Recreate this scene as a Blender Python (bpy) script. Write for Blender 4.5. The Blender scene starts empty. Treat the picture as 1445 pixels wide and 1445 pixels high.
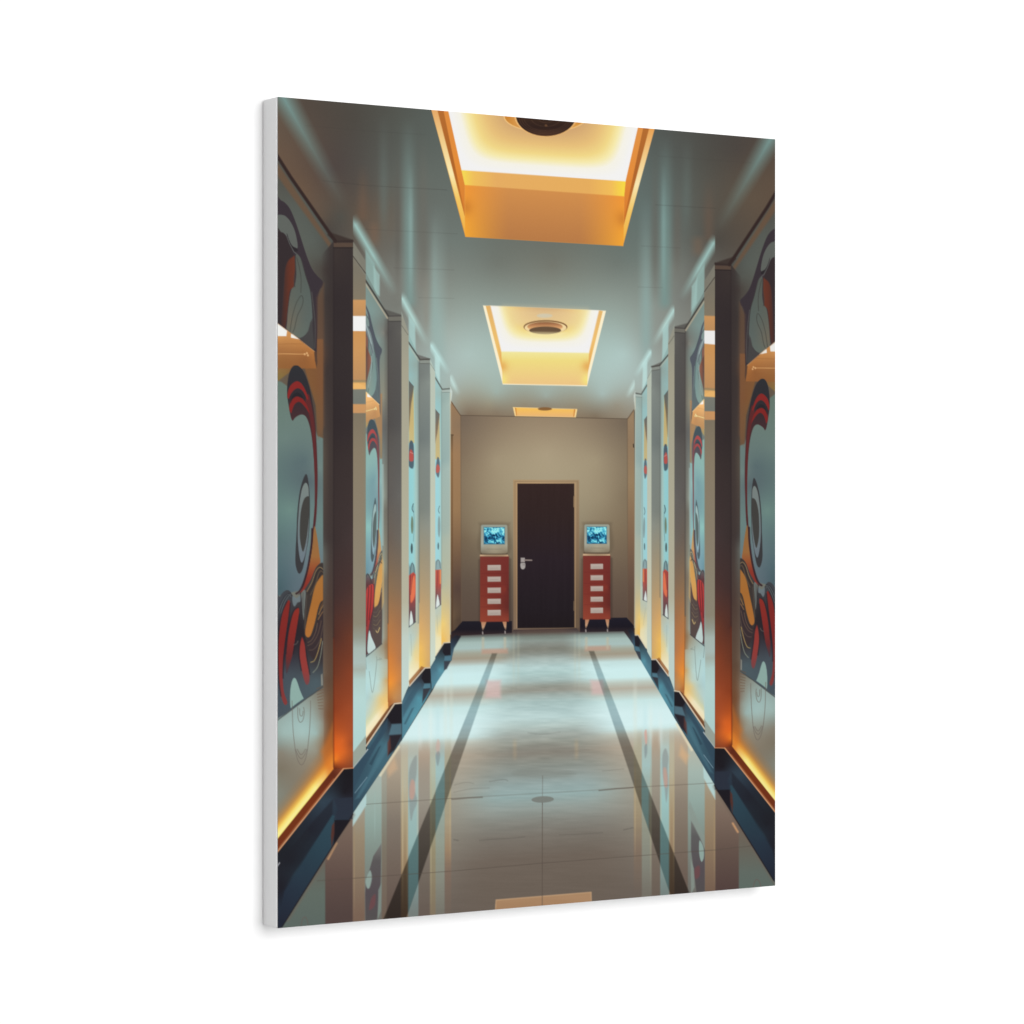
# A gallery-wrapped canvas print hanging on a white wall, seen obliquely from its left.
# The printed picture is flat ink on the canvas face: it is laid out over the print's own
# (u, v) grid, one flat mesh per pictured element, coloured by a colour attribute.
import bpy, bmesh, math
import numpy as np

rng = np.random.default_rng(7)
# ------------------------------------------------------------------ canvas geometry
H = 0.61                           # height in metres; the canvas is a 3:4 format
W, T_DEPTH = 0.75, 0.0355          # in canvas heights
F_PX = 4094.0                      # focal length in pixels of a 1445 px frame
HL, HR, XL, XR, YM = 1173.6, 1053.2, 390.8, 1093.9, 723.15
THETA = math.radians(32.12)

# ------------------------------------------------------------------ the picture: an ink grid over the print
NX, NY = 800, 1060
U = np.linspace(0, 1, NX)
V = np.linspace(0, 1, NY)
S = U * HL / ((1 - U) * HR + U * HL)             # drawing coordinates: measured over the photo
XS = XL + S * (XR - XL)
HS = HL + S * (HR - HL)
X = np.broadcast_to(XS[None, :], (NY, NX))
Y = YM + (V[:, None] - 0.5) * HS[None, :]
IMG = np.full((NY, NX, 3), 52.0)
IDS = np.zeros((NY, NX), int)
KEYS = ['none']
TAG = ['']                                       # bay suffix of the ids drawn now
CLIP = [None]
TF = [None]                                      # current warp (forward for points, inverse for colours)
CM = [None]                                      # current colour map

def kid(name):
    k = name + TAG[0]
    if k not in KEYS: KEYS.append(k)
    return KEYS.index(k)

def tps(src, dst):
    """smooth warp taking points src to dst"""
    s = np.asarray(src, float); d = np.asarray(dst, float)
    sc = 100.0
    def ker(p, q):
        r2 = ((p[..., None, 0] - q[:, 0]) ** 2 + (p[..., None, 1] - q[:, 1]) ** 2) / sc ** 2
        return 0.5 * r2 * np.log(r2 + 1e-12)
    n = len(s)
    K = ker(s, s) + np.eye(n) * 1e-3
    P = np.hstack([np.ones((n, 1)), s / sc])
    A = np.block([[K, P], [P.T, np.zeros((3, 3))]])
    c = np.linalg.solve(A, np.vstack([d, np.zeros((3, 2))]))
    def f(p):
        p = np.asarray(p, float)
        return ker(p, s) @ c[:n] + c[n] + (p[..., 0:1] / sc) * c[n + 1] + (p[..., 1:2] / sc) * c[n + 2]
    return f

class Warp:
    def __init__(self, src, dst):
        self.f = tps(src, dst); self.g = tps(dst, src)
class Chain:
    def __init__(self, a, b):
        self.f = lambda p: b.f(a.f(p)); self.g = lambda p: a.g(b.g(p))

def sub(x0, y0, x1, y1):
    j0 = max(0, np.searchsorted(XS, x0) - 1); j1 = min(NX, np.searchsorted(XS, x1) + 1)
    if j1 <= j0: return None
    hs = HS[[j0, j1 - 1]]
    v0 = min(0.5 + (y0 - YM) / h for h in hs); v1 = max(0.5 + (y1 - YM) / h for h in hs)
    i0 = max(0, int(v0 * (NY - 1)) - 1); i1 = min(NY, int(v1 * (NY - 1)) + 3)
    if i1 <= i0: return None
    return np.s_[i0:i1, j0:j1]

def put(sl, m, col, a, name):
    if CLIP[0] is not None: m = m * CLIP[0][sl]
    if callable(col):
        xs, ys = X[sl], Y[sl]
        if TF[0] is not None:
            p = np.stack([xs, ys], -1); sh = p.shape
            p = TF[0].g(p.reshape(-1, 2)).reshape(sh); xs, ys = p[..., 0], p[..., 1]
        c = col(xs, ys)
        if isinstance(c, tuple): c, aa = c; m = m * aa
    else:
        c = np.array(col, float)[None, None, :]
    if CM[0] is not None: c = CM[0](c)
    w = (m * a)[..., None]
    IMG[sl] = IMG[sl] * (1 - w) + c * w
    if name:
        k = kid(name)
        IDS[sl][m > 0.5] = k

def fwd(pts):
    p = np.asarray(pts, float)
    return TF[0].f(p) if TF[0] is not None else p

def segdist(px, py, a, b):
    vx, vy = b[0] - a[0], b[1] - a[1]
    t = np.clip(((px - a[0]) * vx + (py - a[1]) * vy) / (vx * vx + vy * vy + 1e-9), 0, 1)
    return (px - a[0] - t * vx) ** 2 + (py - a[1] - t * vy) ** 2

def pmask(p, soft, sl):
    px, py = X[sl], Y[sl]
    ins = np.zeros(px.shape, bool); d = np.full(px.shape, 1e9)
    n = len(p)
    for i in range(n):
        a, b = p[i], p[(i + 1) % n]
        d = np.minimum(d, segdist(px, py, a, b))
        if a[1] != b[1]:
            c = ((a[1] > py) != (b[1] > py)) & (px < (b[0] - a[0]) * (py - a[1]) / (b[1] - a[1]) + a[0])
            ins ^= c
    d = np.sqrt(d)
    m = np.clip(np.where(ins, d, -d) / soft + 0.5, 0, 1)
    return m * m * (3 - 2 * m) if soft > 2.5 else m

def poly(pts, col, soft=1.1, a=1.0, name=None):
    p = fwd(pts)
    sl = sub(p[:, 0].min() - soft, p[:, 1].min() - soft, p[:, 0].max() + soft, p[:, 1].max() + soft)
    if sl is None: return
    put(sl, pmask(p, soft, sl), col, a, name)

def line(pts, wd, col, a=1.0, soft=1.1, name=None):
    p = fwd(pts); r = wd / 2 + soft
    sl = sub(p[:, 0].min() - r, p[:, 1].min() - r, p[:, 0].max() + r, p[:, 1].max() + r)
    if sl is None: return
    d = np.full(X[sl].shape, 1e9)
    for i in range(len(p) - 1): d = np.minimum(d, segdist(X[sl], Y[sl], p[i], p[i + 1]))
    m = np.clip((wd / 2 - np.sqrt(d)) / soft + 0.5, 0, 1)
    if soft > 2.5: m = m * m * (3 - 2 * m)
    put(sl, m, col, a, name)

def cr(pts, closed=True, n=5):
    """Catmull-Rom curve through points"""
    p = np.asarray(pts, float); N = len(p); out = []
    for i in range(N if closed else N - 1):
        if closed: q = [p[(i + k) % N] for k in (-1, 0, 1, 2)]
        else: q = [p[min(max(i + k, 0), N - 1)] for k in (-1, 0, 1, 2)]
        for t in np.arange(n) / n:
            out.append(0.5 * (2 * q[1] + (q[2] - q[0]) * t + (2 * q[0] - 5 * q[1] + 4 * q[2] - q[3]) * t * t
                              + (3 * q[1] - q[0] - 3 * q[2] + q[3]) * t ** 3))
    if not closed: out.append(p[-1])
    return np.array(out)

def blob(pts, col, soft=1.1, a=1.0, name=None, n=4): poly(cr(pts, True, n), col, soft, a, name)
def curve(pts, wd, col, a=1.0, soft=1.1, name=None): line(cr(pts, False, 5), wd, col, a, soft, name)
def ell(cx, cy, rx, ry, col, soft=1.1, a=1.0, name=None, tilt=0.0):
    t = np.linspace(0, 2 * np.pi, 40, endpoint=False)
    poly(np.stack([cx + rx * np.cos(t), cy + ry * np.sin(t) + tilt * rx * np.cos(t)], 1), col, soft, a, name)
def rect(x0, y0, x1, y1, col, soft=1.1, a=1.0, name=None, sl0=0.0):
    """upright rectangle; sl0 = slope of its horizontal edges"""
    d = sl0 * (x1 - x0)
    poly([(x0, y0), (x1, y0 + d), (x1, y1 + d), (x0, y1)], col, soft, a, name)

def field(pts):
    """smooth colour field through control points (x, y, colour)"""
    p = np.array([(q[0], q[1]) for q in pts], float); c = np.array([q[2] for q in pts], float)
    n = len(p)
    D = np.hypot(p[:, None, 0] - p[None, :, 0], p[:, None, 1] - p[None, :, 1])
    A = np.block([[D, np.ones((n, 1))], [np.ones((1, n)), np.zeros((1, 1))]])
    w = np.linalg.solve(A, np.vstack([c, np.zeros((1, 3))]))
    def f(xs, ys):
        o = np.zeros(xs.shape + (3,)) + w[n]
        for k in range(n): o += np.hypot(xs - p[k, 0], ys - p[k, 1])[..., None] * w[k]
        return np.clip(o, 8, 250)
    return f

def vg(*stops):
    ys = [s[0] for s in stops]; cs = np.array([s[1] for s in stops], float)
    return lambda x, y: np.stack([np.interp(y, ys, cs[:, k]) for k in range(3)], -1)
def hg(*stops):
    xs = [s[0] for s in stops]; cs = np.array([s[1] for s in stops], float)
    return lambda x, y: np.stack([np.interp(x, xs, cs[:, k]) for k in range(3)], -1)

def vnoise(xs, ys, fx, fy, seed):
    r = np.random.default_rng(seed).random((64, 64))
    a, b = xs * fx, ys * fy
    i, j = np.floor(a).astype(int), np.floor(b).astype(int)
    u, v = a - i, b - j
    u = u * u * (3 - 2 * u); v = v * v * (3 - 2 * v)
    g = lambda p, q: r[q % 64, p % 64]
    return (g(i, j) * (1 - u) + g(i + 1, j) * u) * (1 - v) + (g(i, j + 1) * (1 - u) + g(i + 1, j + 1) * u) * v

def zz(ox, oy, s):
    return lambda *pts: [(ox + x / s, oy + y / s) for x, y in pts]
ZA, ZB, ZC, ZD = (zz(385, y, 5.5577) for y in (250, 500, 750, 1000))
ZE, ZF, ZG = (zz(490, y, 4.5156) for y in (330, 640, 860))
QE, QF, QG = (zz(880, y, 4.5156) for y in (340, 640, 860))

# ================================================================== CEILING
poly([(380, 120), (1110, 120), (1110, 280), (893, 582), (885.3, 591), (649, 586), (636, 568), (380, 215)], field([
    (430, 150, (84, 74, 66)), (500, 170, (78, 74, 68)), (560, 160, (84, 86, 80)), (600, 165, (88, 94, 89)),
    (425, 268, (106, 86, 70)), (444, 290, (100, 84, 71)), (452, 306, (96, 82, 70)), (402, 215, (102, 84, 70)), (394, 170, (98, 84, 72)), (480, 305, (82, 80, 74)), (465, 240, (80, 70, 66)),
    (460, 325, (76, 70, 65)), (505, 260, (84, 78, 72)), (508, 300, (98, 84, 72)), (530, 320, (104, 92, 80)), (545, 250, (92, 94, 88)),
    (600, 250, (100, 106, 100)), (590, 300, (104, 108, 102)), (560, 350, (106, 106, 99)), (640, 340, (112, 121, 115)),
    (530, 400, (122, 124, 117)), (560, 430, (120, 122, 115)), (700, 372, (114, 119, 111)), (780, 375, (117, 119, 109)),
    (870, 372, (112, 120, 113)), (700, 415, (136, 146, 138)), (780, 415, (138, 146, 136)), (640, 420, (140, 150, 142)),
    (590, 400, (130, 130, 122)), (585, 470, (140, 146, 139)), (620, 470, (160, 172, 164)), (660, 500, (172, 192, 186)),
    (640, 530, (168, 184, 178)), (700, 553, (160, 176, 167)), (770, 558, (158, 170, 160)), (850, 556, (166, 184, 178)),
    (650, 568, (152, 146, 128)), (660, 584, (128, 112, 94)), (770, 570, (145, 138, 122)), (700, 582, (136, 122, 103)), (840, 588, (128, 113, 94)), (740, 572, (146, 136, 116)), (810, 574, (146, 136, 116)), (690, 570, (152, 146, 126)),
    (870, 572, (150, 144, 128)), (880, 500, (174, 197, 192)), (870, 450, (152, 168, 160)), (860, 420, (140, 151, 143)),
    (920, 300, (98, 110, 106)), (960, 280, (92, 98, 93)), (1000, 225, (80, 78, 72)), (1040, 210, (76, 70, 65)), (1085, 250, (92, 78, 66)),
    (1060, 280, (95, 82, 69)), (1000, 300, (88, 84, 76)), (950, 380, (120, 125, 118)), (895, 360, (108, 119, 113)), (940, 200, (84, 88, 84)),
    (900, 250, (95, 106, 102)), (1012, 340, (78, 74, 68)), (960, 420, (120, 123, 117)), (920, 480, (145, 152, 145)), (935, 430, (135, 142, 135)),
    (622, 565, (160, 178, 173)), (905, 545, (165, 178, 172))]), 1.5, 1, 'ceiling')
# soft vertical reflections in the glossy ceiling
def streak(x0, y0, x1, y1, wd, col, a, fade0, fade1):
    def c(xs, ys):
        t = np.clip((ys - y0) / (y1 - y0), 0, 1)
        k = np.clip(t / max(fade0, 1e-3), 0, 1) * np.clip((1 - t) / max(fade1, 1e-3), 0, 1)
        return np.broadcast_to(np.array(col, float), xs.shape + (3,)), k
    line([(x0, y0), (x1, y1)], wd, c, a, wd * 1.1)
for s in [(575, 165, 577.5, 440, 15, (124, 152, 147), .8, .5, .05), (579, 230, 579, 430, 5, (150, 180, 175), .45, .4, .3), (540, 160, 541, 350, 11, (104, 116, 111), .5, .5, .3),
          (616, 285, 618, 560, 18, (152, 180, 175), .62, .6, .25), (612, 300, 612, 500, 7, (150, 178, 172), .35, .5, .2), (560, 200, 560, 420, 6, (95, 92, 86), .4, .4, .3),
          (596, 190, 598, 420, 10, (108, 106, 98), .5, .4, .3), (600, 380, 601, 480, 7, (140, 138, 128), .5, .4, .3), (511, 230, 511, 315, 12, (112, 90, 74), .55, .6, .1), (526, 310, 528, 350, 12, (122, 98, 80), .5, .3, .3),
          (939, 190, 938, 440, 14, (118, 146, 141), .8, .5, .05), (936, 230, 936, 430, 5, (140, 172, 168), .4, .4, .3), (911, 275, 911.5, 530, 14, (142, 172, 168), .65, .6, .2), (970, 190, 968, 340, 11, (100, 112, 107), .5, .5, .3),
          (924, 210, 924, 430, 9, (102, 100, 93), .5, .4, .3), (956, 250, 955, 400, 9, (104, 98, 90), .45, .4, .3), (1000, 250, 1000, 345, 12, (108, 88, 74), .5, .6, .1), (985, 330, 985, 365, 14, (120, 98, 80), .5, .3, .3)]:
    streak(*s)
def ray(pts, w0, w1, col, a, f=0.35, f0=.12, cut=None):
    p = np.array(pts, float); d = p[1] - p[0]; L = np.hypot(*d); d = d / L; nrm = np.array([-d[1], d[0]])
    pl = np.array([p[0] - nrm * w0, p[0] + nrm * w0, p[1] + nrm * w1, p[1] - nrm * w1])
    def c(xs, ys):
        t = ((xs - p[0][0]) * d[0] + (ys - p[0][1]) * d[1]) / L
        s = np.abs((xs - p[0][0]) * nrm[0] + (ys - p[0][1]) * nrm[1]) / (w0 + (w1 - w0) * np.clip(t, 0, 1))
        k = np.clip((1 - t) / f, 0, 1) * np.clip(t / f0 + .15, 0, 1) * np.clip(1 - s, 0, 1) ** 1.1
        if cut: k = k * np.clip((xs - cut) * (1 if d[0] > 0 else -1) / 1.2 + .5, 0, 1)
        return np.broadcast_to(np.array(col, float), xs.shape + (3,)), k
    poly(pl, c, 1.5, a)
ray([(388, 118), (486, 292)], 22, 13, (118, 146, 141), 1, .85, .02)
ray([(1098, 178), (1012, 326)], 20, 12, (116, 144, 139), 1, .85, .02)
for y in (181, 189): pass
for pts, a in [([(430, 177), (520, 185), (600, 190)], .25), ([(455, 255), (520, 262), (630, 268)], .5), ([(510, 323), (645, 330)], .3), ([(555, 378), (640, 381)], .3),
               ([(928, 220), (1060, 230)], .25), ([(925, 289), (1010, 294)], .5), ([(905, 347), (960, 350)], .3), ([(900, 405), (935, 406)], .25), ([(590, 420), (640, 421)], .25)]:
    line(pts, .8, (58, 56, 54), a * .62, 1.3)

# ================================================================== LIGHT WELLS
def well(outer, rimL, rimR, bandL, bandR, white, step, cols, spk):
    pass
# -- near one
TAG[0] = '|near'
poly([(604, 140), (656, 334), (879, 347), (930, 150)], vg((155, (226, 168, 96)), (250, (228, 176, 100)), (334, (238, 160, 60))), 1.1, 1, 'light_well')
poly([(607, 150), (615.5, 150), (655, 304), (656, 330)], vg((155, (228, 168, 104)), (200, (240, 205, 140)), (245, (250, 232, 175)), (280, (242, 198, 100)), (325, (240, 178, 75))), 1.1)
poly([(925.5, 175), (917, 175), (880, 317), (879.5, 342)], vg((180, (230, 160, 85)), (220, (240, 200, 135)), (260, (248, 228, 175)), (300, (240, 195, 100)), (340, (240, 178, 70))), 1.1)
poly([(615.2, 150), (624.5, 150), (655, 290), (655, 304)], vg((155, (180, 108, 50)), (230, (172, 100, 44)), (290, (190, 110, 45))), 1.4)
poly([(917.4, 175), (908, 175), (880.5, 300), (880, 317)], vg((180, (178, 108, 50)), (240, (172, 100, 46)), (300, (190, 108, 45))), 1.4)
poly([(624, 150), (632, 150), (650.6, 240), (655.3, 261), (655, 300)], vg((155, (222, 140, 66)), (230, (226, 140, 58)), (290, (214, 128, 52))), 1.4)
poly([(908.4, 175), (900, 175), (882.4, 256), (880.5, 277), (880.3, 310)], vg((180, (222, 145, 72)), (240, (226, 140, 60)), (300, (216, 126, 50))), 1.4)
def wface(x, y):
    t = (x - 656) / 223.0
    e = np.minimum(t, 1 - t)
    ym = 260 + (x - 655) * .073; q = np.clip((y - ym) / 72, 0, 1)
    mid = np.array([208, 142, 78.]); low = np.array([182, 122, 72.]); edge = np.array([238, 150, 58.]); cor = np.array([240, 165, 55.])
    base = mid * (1 - q[..., None]) + low * q[..., None]
    k = np.clip(1 - e / .28, 0, 1)[..., None] ** 1.3
    tgt = edge * (1 - q[..., None]) + cor * q[..., None]
    out = base * (1 - k) + tgt * k
    dk = (np.exp(-(e / .045) ** 2) * np.exp(-((q - .45) / .16) ** 2))[..., None] * .55
    return out * (1 - dk) + np.array([186, 112, 48.]) * dk
poly([(655.3, 260.5), (880.5, 276.5), (879, 347), (656, 334)], wface, 1.1)
poly([(650.4, 239.5), (882.6, 255.5), (880.5, 277), (655.3, 261)], hg((652, (244, 216, 84)), (668, (238, 190, 92)), (700, (228, 172, 98)), (830, (228, 172, 94)), (862, (240, 188, 90)), (880, (246, 216, 70))), 1.2)
def glowpan(edge, ctr, k):
    def c(x, y):
        yb = edge[0][1] + (x - edge[0][0]) * (edge[1][1] - edge[0][1]) / (edge[1][0] - edge[0][0])
        xl = ctr[0] + (y - ctr[2]) * ctr[1]; xr = ctr[3] + (y - ctr[2]) * ctr[4]
        db, dl, dr = (yb - y) * k[0], (x - xl) * k[1], (xr - x) * k[1]
        d = -np.log(np.exp(-np.clip(db, -20, 200) / 14) + np.exp(-np.clip(dl, -20, 200) / 14) + np.exp(-np.clip(dr, -20, 200) / 14)) * 14
        st = [(2, (241, 240, 239)), (14, (243, 240, 228)), (23, (244, 232, 172)), (32, (239, 214, 136)), (46, (229, 190, 122)), (66, (208, 165, 114)), (85, (196, 154, 114))]
        return np.stack([np.interp(d, [s[0] for s in st], [s[1][q] for s in st]) for q in range(3)], -1)
    return c
poly([(630, 148), (650.6, 240), (882.4, 255.8), (901.5, 173)], glowpan(((650.6, 240), (882.4, 255.8)), (631.8, .225, 157, 905, -.235), (1.05, .9)), 1.1)
ell(769.5, 164, 59.5, 22.6, (240, 196, 128), 1.2, 1, 'speaker')
ell(769.5, 163.6, 58, 21.8, hg((712, (200, 130, 50)), (728, (214, 150, 76)), (770, (190, 140, 90)), (810, (214, 150, 70)), (826, (205, 140, 60))), 1.2, 1, 'speaker')
ell(770, 162, 45, 31, (236, 184, 116), 1.2, 1, 'speaker')
ell(770, 162.5, 42.5, 29.6, vg((165, (62, 44, 34)), (180, (50, 36, 32)), (192, (74, 50, 38))), 1.2, 1, 'speaker')
for r in (.9, .82, .74, .5, .28): 
    t = np.linspace(0, 2 * np.pi, 50); line(np.stack([770 + 42 * r * np.cos(t), 166 + 25 * r * np.sin(t)], 1), .7, (104, 76, 58), .45, 1)
ell(770, 177, 2, 1.6, (98, 70, 50), 1)
# -- middle one
TAG[0] = '|middle'
poly([(681, 431), (708.8, 542.5), (828, 545), (854.8, 438.5)], (250, 238, 205), 1.1, 1, 'light_well')
poly([(684.8, 431.5), (708.3, 524), (709, 541), (827.5, 543.5), (828.4, 528), (850.3, 439)], vg((432, (226, 178, 105)), (500, (238, 195, 115))), 1.2)
poly([(692, 431.5), (706.7, 497), (708, 520), (700, 480), (688.5, 431.4)], vg((432, (224, 176, 110)), (480, (236, 190, 110)), (515, (226, 166, 84))), 1.8)
poly([(844, 438), (831, 498), (828.5, 527), (838, 485), (848, 438.6)], vg((440, (226, 180, 112)), (480, (238, 190, 112)), (520, (224, 164, 84))), 1.8)
def wface2(x, y):
    t = (x - 707) / 122.0; e = np.minimum(t, 1 - t); q = np.clip((y - 496) / 47, 0, 1)[..., None]
    b = np.where(q < .28, np.array([240, 230, 158.]) * (1 - q / .28) + np.array([238, 218, 130.]) * q / .28,
                 np.array([238, 218, 130.]) * (1 - (q - .28) / .72) + np.array([236, 196, 134.]) * (q - .28) / .72)
    k = (np.exp(-(e / .07) ** 2)[..., None] * np.exp(-((q - .45) / .17) ** 2)) * .8
    b = b * (1 - k) + np.array([226, 164, 84.]) * k
    k = (np.exp(-(e / .07) ** 2)[..., None] * np.exp(-((q - .85) / .18) ** 2)) * .8
    return b * (1 - k) + np.array([246, 234, 130.]) * k
poly([(706.9, 494), (830.8, 496.5), (828.2, 543.6), (708.9, 541)], wface2, 1.2)
poly([(691.5, 431.5), (706.9, 496), (830.8, 498), (845, 438)], glowpan(((707, 493.5), (830.8, 495.5)), (689, .22, 432, 848.5, -.215), (1.3, 1.15)), 2)
poly([(711, 433), (828, 437), (815, 462), (722, 460)], (232, 210, 165), 16, .5)
ell(768, 445.5, 11, 3, (205, 200, 178), 3, .8)
ell(769.3, 461.3, 31, 9.6, (128, 92, 60), 1.3, 1, 'speaker')
ell(769.3, 462.4, 29.6, 8.8, (240, 214, 160), 1.2, 1, 'speaker')
ell(768.6, 461, 25, 6.8, vg((453, (118, 82, 56)), (457, (164, 112, 76)), (463, (222, 166, 112)), (468, (240, 205, 150))), 1.6, 1, 'speaker')
ell(768.8, 466.2, 22.6, 5.4, (104, 82, 62), 1.1, 1, 'speaker')
poly([(742, 468), (800, 469), (790, 475), (750, 474)], (244, 230, 175), 4, .5)
# -- far one
TAG[0] = '|far'
poly([(723.2, 574.5), (726.2, 587.8), (812, 589.8), (814.3, 577.2)], (246, 214, 150), 1.1, 1, 'light_well')
poly([(726, 575.4), (728, 586.6), (810, 588.4), (811.8, 577.8)], vg((576, (246, 192, 90)), (588, (232, 180, 118))), 1.2)
poly([(726, 575.4), (728, 575.6), (729, 586), (727.8, 586.6)], (200, 130, 60), 1.2, .8)
poly([(809.5, 577.6), (811.6, 577.8), (810, 588), (808.6, 588)], (200, 130, 60), 1.2, .8)
ell(768.5, 577, 10, 2.3, (134, 96, 58), 1.1, 1, 'speaker')
TAG[0] = ''

# ================================================================== BACK WALL
poly([(649, 586), (885.3, 591), (887, 900), (640, 905)], field([
    (655, 592, (118, 103, 88)), (700, 595, (138, 121, 100)), (770, 597, (152, 134, 110)), (840, 600, (138, 122, 101)), (880, 598, (118, 104, 88)),
    (655, 640, (130, 113, 93)), (700, 650, (161, 146, 120)), (770, 640, (170, 155, 128)), (840, 650, (161, 147, 121)), (880, 640, (134, 119, 98)),
    (655, 700, (134, 118, 96)), (690, 700, (152, 138, 112)), (850, 700, (152, 138, 113)), (880, 700, (132, 117, 95)),
    (655, 760, (118, 102, 82)), (672, 750, (134, 120, 98)), (720, 730, (150, 138, 113)), (820, 730, (150, 138, 114)), (872, 750, (128, 112, 90)),
    (655, 820, (98, 84, 72)), (720, 820, (104, 92, 78)), (870, 820, (104, 88, 74)), (660, 870, (92, 77, 67)), (720, 872, (92, 78, 68)), (870, 868, (92, 76, 66)), (820, 860, (96, 80, 70))]), 1.2, 1, 'end_wall')
line([(649, 586), (885.3, 591)], 1.1, (92, 78, 64), .7)
line([(649, 586), (650, 885)], 1.6, (104, 86, 68), .6, 2)
line([(885.3, 591), (886, 880)], 1.6, (104, 88, 70), .6, 2)
# side stretches of wall in the far corners
poly([(634, 562), (649, 586), (650, 880), (634, 900)], field([(636, 575, (152, 122, 92)), (648, 600, (140, 116, 92)), (640, 640, (158, 124, 90)), (640, 720, (152, 120, 86)),
     (640, 780, (120, 94, 72)), (645, 830, (86, 68, 60)), (638, 870, (106, 86, 66)), (646, 875, (84, 68, 56))]), 1.1, 1, 'side_wall|left')
line([(635.5, 566), (649, 586)], 1.2, (96, 76, 60), .8)
rect(635, 613, 638.4, 893, vg((612, (92, 72, 52)), (640, (134, 100, 66)), (880, (80, 58, 42))), 1.2, .8)
line([(635, 613.5), (639, 613.8)], 1.2, (80, 62, 46), .9)
poly([(894.5, 578), (885.3, 591), (885.8, 874), (896, 893)], field([(893, 590, (150, 126, 98)), (888, 620, (144, 120, 94)), (891, 680, (150, 126, 96)), (890, 760, (126, 100, 78)), (890, 830, (98, 78, 66)), (890, 870, (90, 72, 60))]), 1.1, 1, 'side_wall|right')
line([(894, 578.5), (885.3, 591)], 1.2, (96, 78, 62), .8)
line([(893.6, 627), (893.8, 631)], 1.6, (70, 58, 48), 1)
# back skirting
poly([(652, 876.6), (722, 876.2), (722, 895), (640, 907), (634, 912), (634, 893), (641, 889)], vg((876, (34, 32, 40)), (888, (32, 29, 36)), (896, (52, 40, 42)), (908, (40, 44, 54))), 1.2, 1, 'skirting|backleft')
poly([(818, 872.4), (884, 871.4), (897, 886), (897, 915), (880, 893), (818, 893.5)], vg((871, (34, 32, 42)), (884, (31, 28, 36)), (893, (52, 42, 44)), (910, (70, 86, 100))), 1.2, 1, 'skirting|backright')

# ================================================================== FLOOR
FLOOR = [(640, 912), (650, 897), (722, 893), (726, 886.5), (812, 885.5), (818, 892), (880, 891), (897, 915), (951.5, 1013), (1009, 1108), (1100, 1256), (1100, 1330), (380, 1330), (397, 1308), (497, 1148), (566.5, 1044), (610, 974)]
H0 = HL + (766 - XL) / (XR - XL) * (HR - HL)
def level(x, y): return YM + (y - YM) * H0 / (HL + (x - XL) / (XR - XL) * (HR - HL))     # height with the print's obliqueness taken out
MIDF = vg((887, (78, 62, 58)), (892, (90, 76, 69)), (898, (120, 128, 120)), (904, (140, 150, 143)), (910, (136, 140, 132)), (916, (127, 128, 118)), (922, (138, 142, 134)), (930, (165, 180, 175)), (942, (181, 207, 205)), (950, (177, 204, 201)), (960, (170, 190, 186)), (968, (153, 157, 147)), (974, (150, 150, 140)), (980, (160, 172, 166)), (990, (172, 195, 192)), (1000, (178, 202, 200)),
          (1012, (189, 213, 211)), (1024, (179, 197, 192)), (1036, (161, 169, 162)), (1050, (147, 149, 139)), (1062, (141, 137, 126)), (1078, (141, 145, 137)), (1092, (144, 153, 148)), (1108, (150, 168, 166)), (1122, (150, 172, 170)), (1140, (148, 157, 151)), (1158, (134, 134, 126)), (1178, (122, 116, 107)), (1210, (112, 101, 91)), (1250, (108, 97, 87)), (1300, (106, 95, 86)))
SIDF = vg((887, (58, 46, 48)), (893, (84, 78, 76)), (898, (134, 150, 144)), (904, (165, 186, 180)), (912, (169, 191, 187)), (919, (163, 164, 148)), (926, (161, 152, 134)), (931, (174, 176, 164)), (937, (196, 222, 220)), (948, (206, 236, 236)), (960, (206, 236, 235)), (968, (189, 198, 187)), (976, (180, 174, 159)), (984, (188, 198, 188)), (994, (201, 229, 227)), (1010, (212, 238, 238)), (1028, (214, 240, 240)),
          (1035, (208, 233, 231)), (1042, (195, 200, 188)), (1050, (184, 179, 164)), (1060, (178, 166, 148)), (1100, (166, 160, 145)), (1180, (138, 132, 120)), (1290, (102, 92, 86)))
def floorcol(x, y):
    r = level(x, y); half = 65 + .348 * (r - 922)
    t = np.clip((np.abs(x - 766) / half - .4) / .7, 0, 1); t = (t * t * (3 - 2 * t))[..., None]
    return MIDF(x, r) * (1 - t) + SIDF(x, r) * t
poly(FLOOR, floorcol, 1.1, 1, 'floor')
M = np.zeros((NY, NX)); sl = sub(380, 880, 1100, 1335); M[sl] = pmask(np.array(FLOOR, float), 1.1, sl)
CLIP[0] = M
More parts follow.
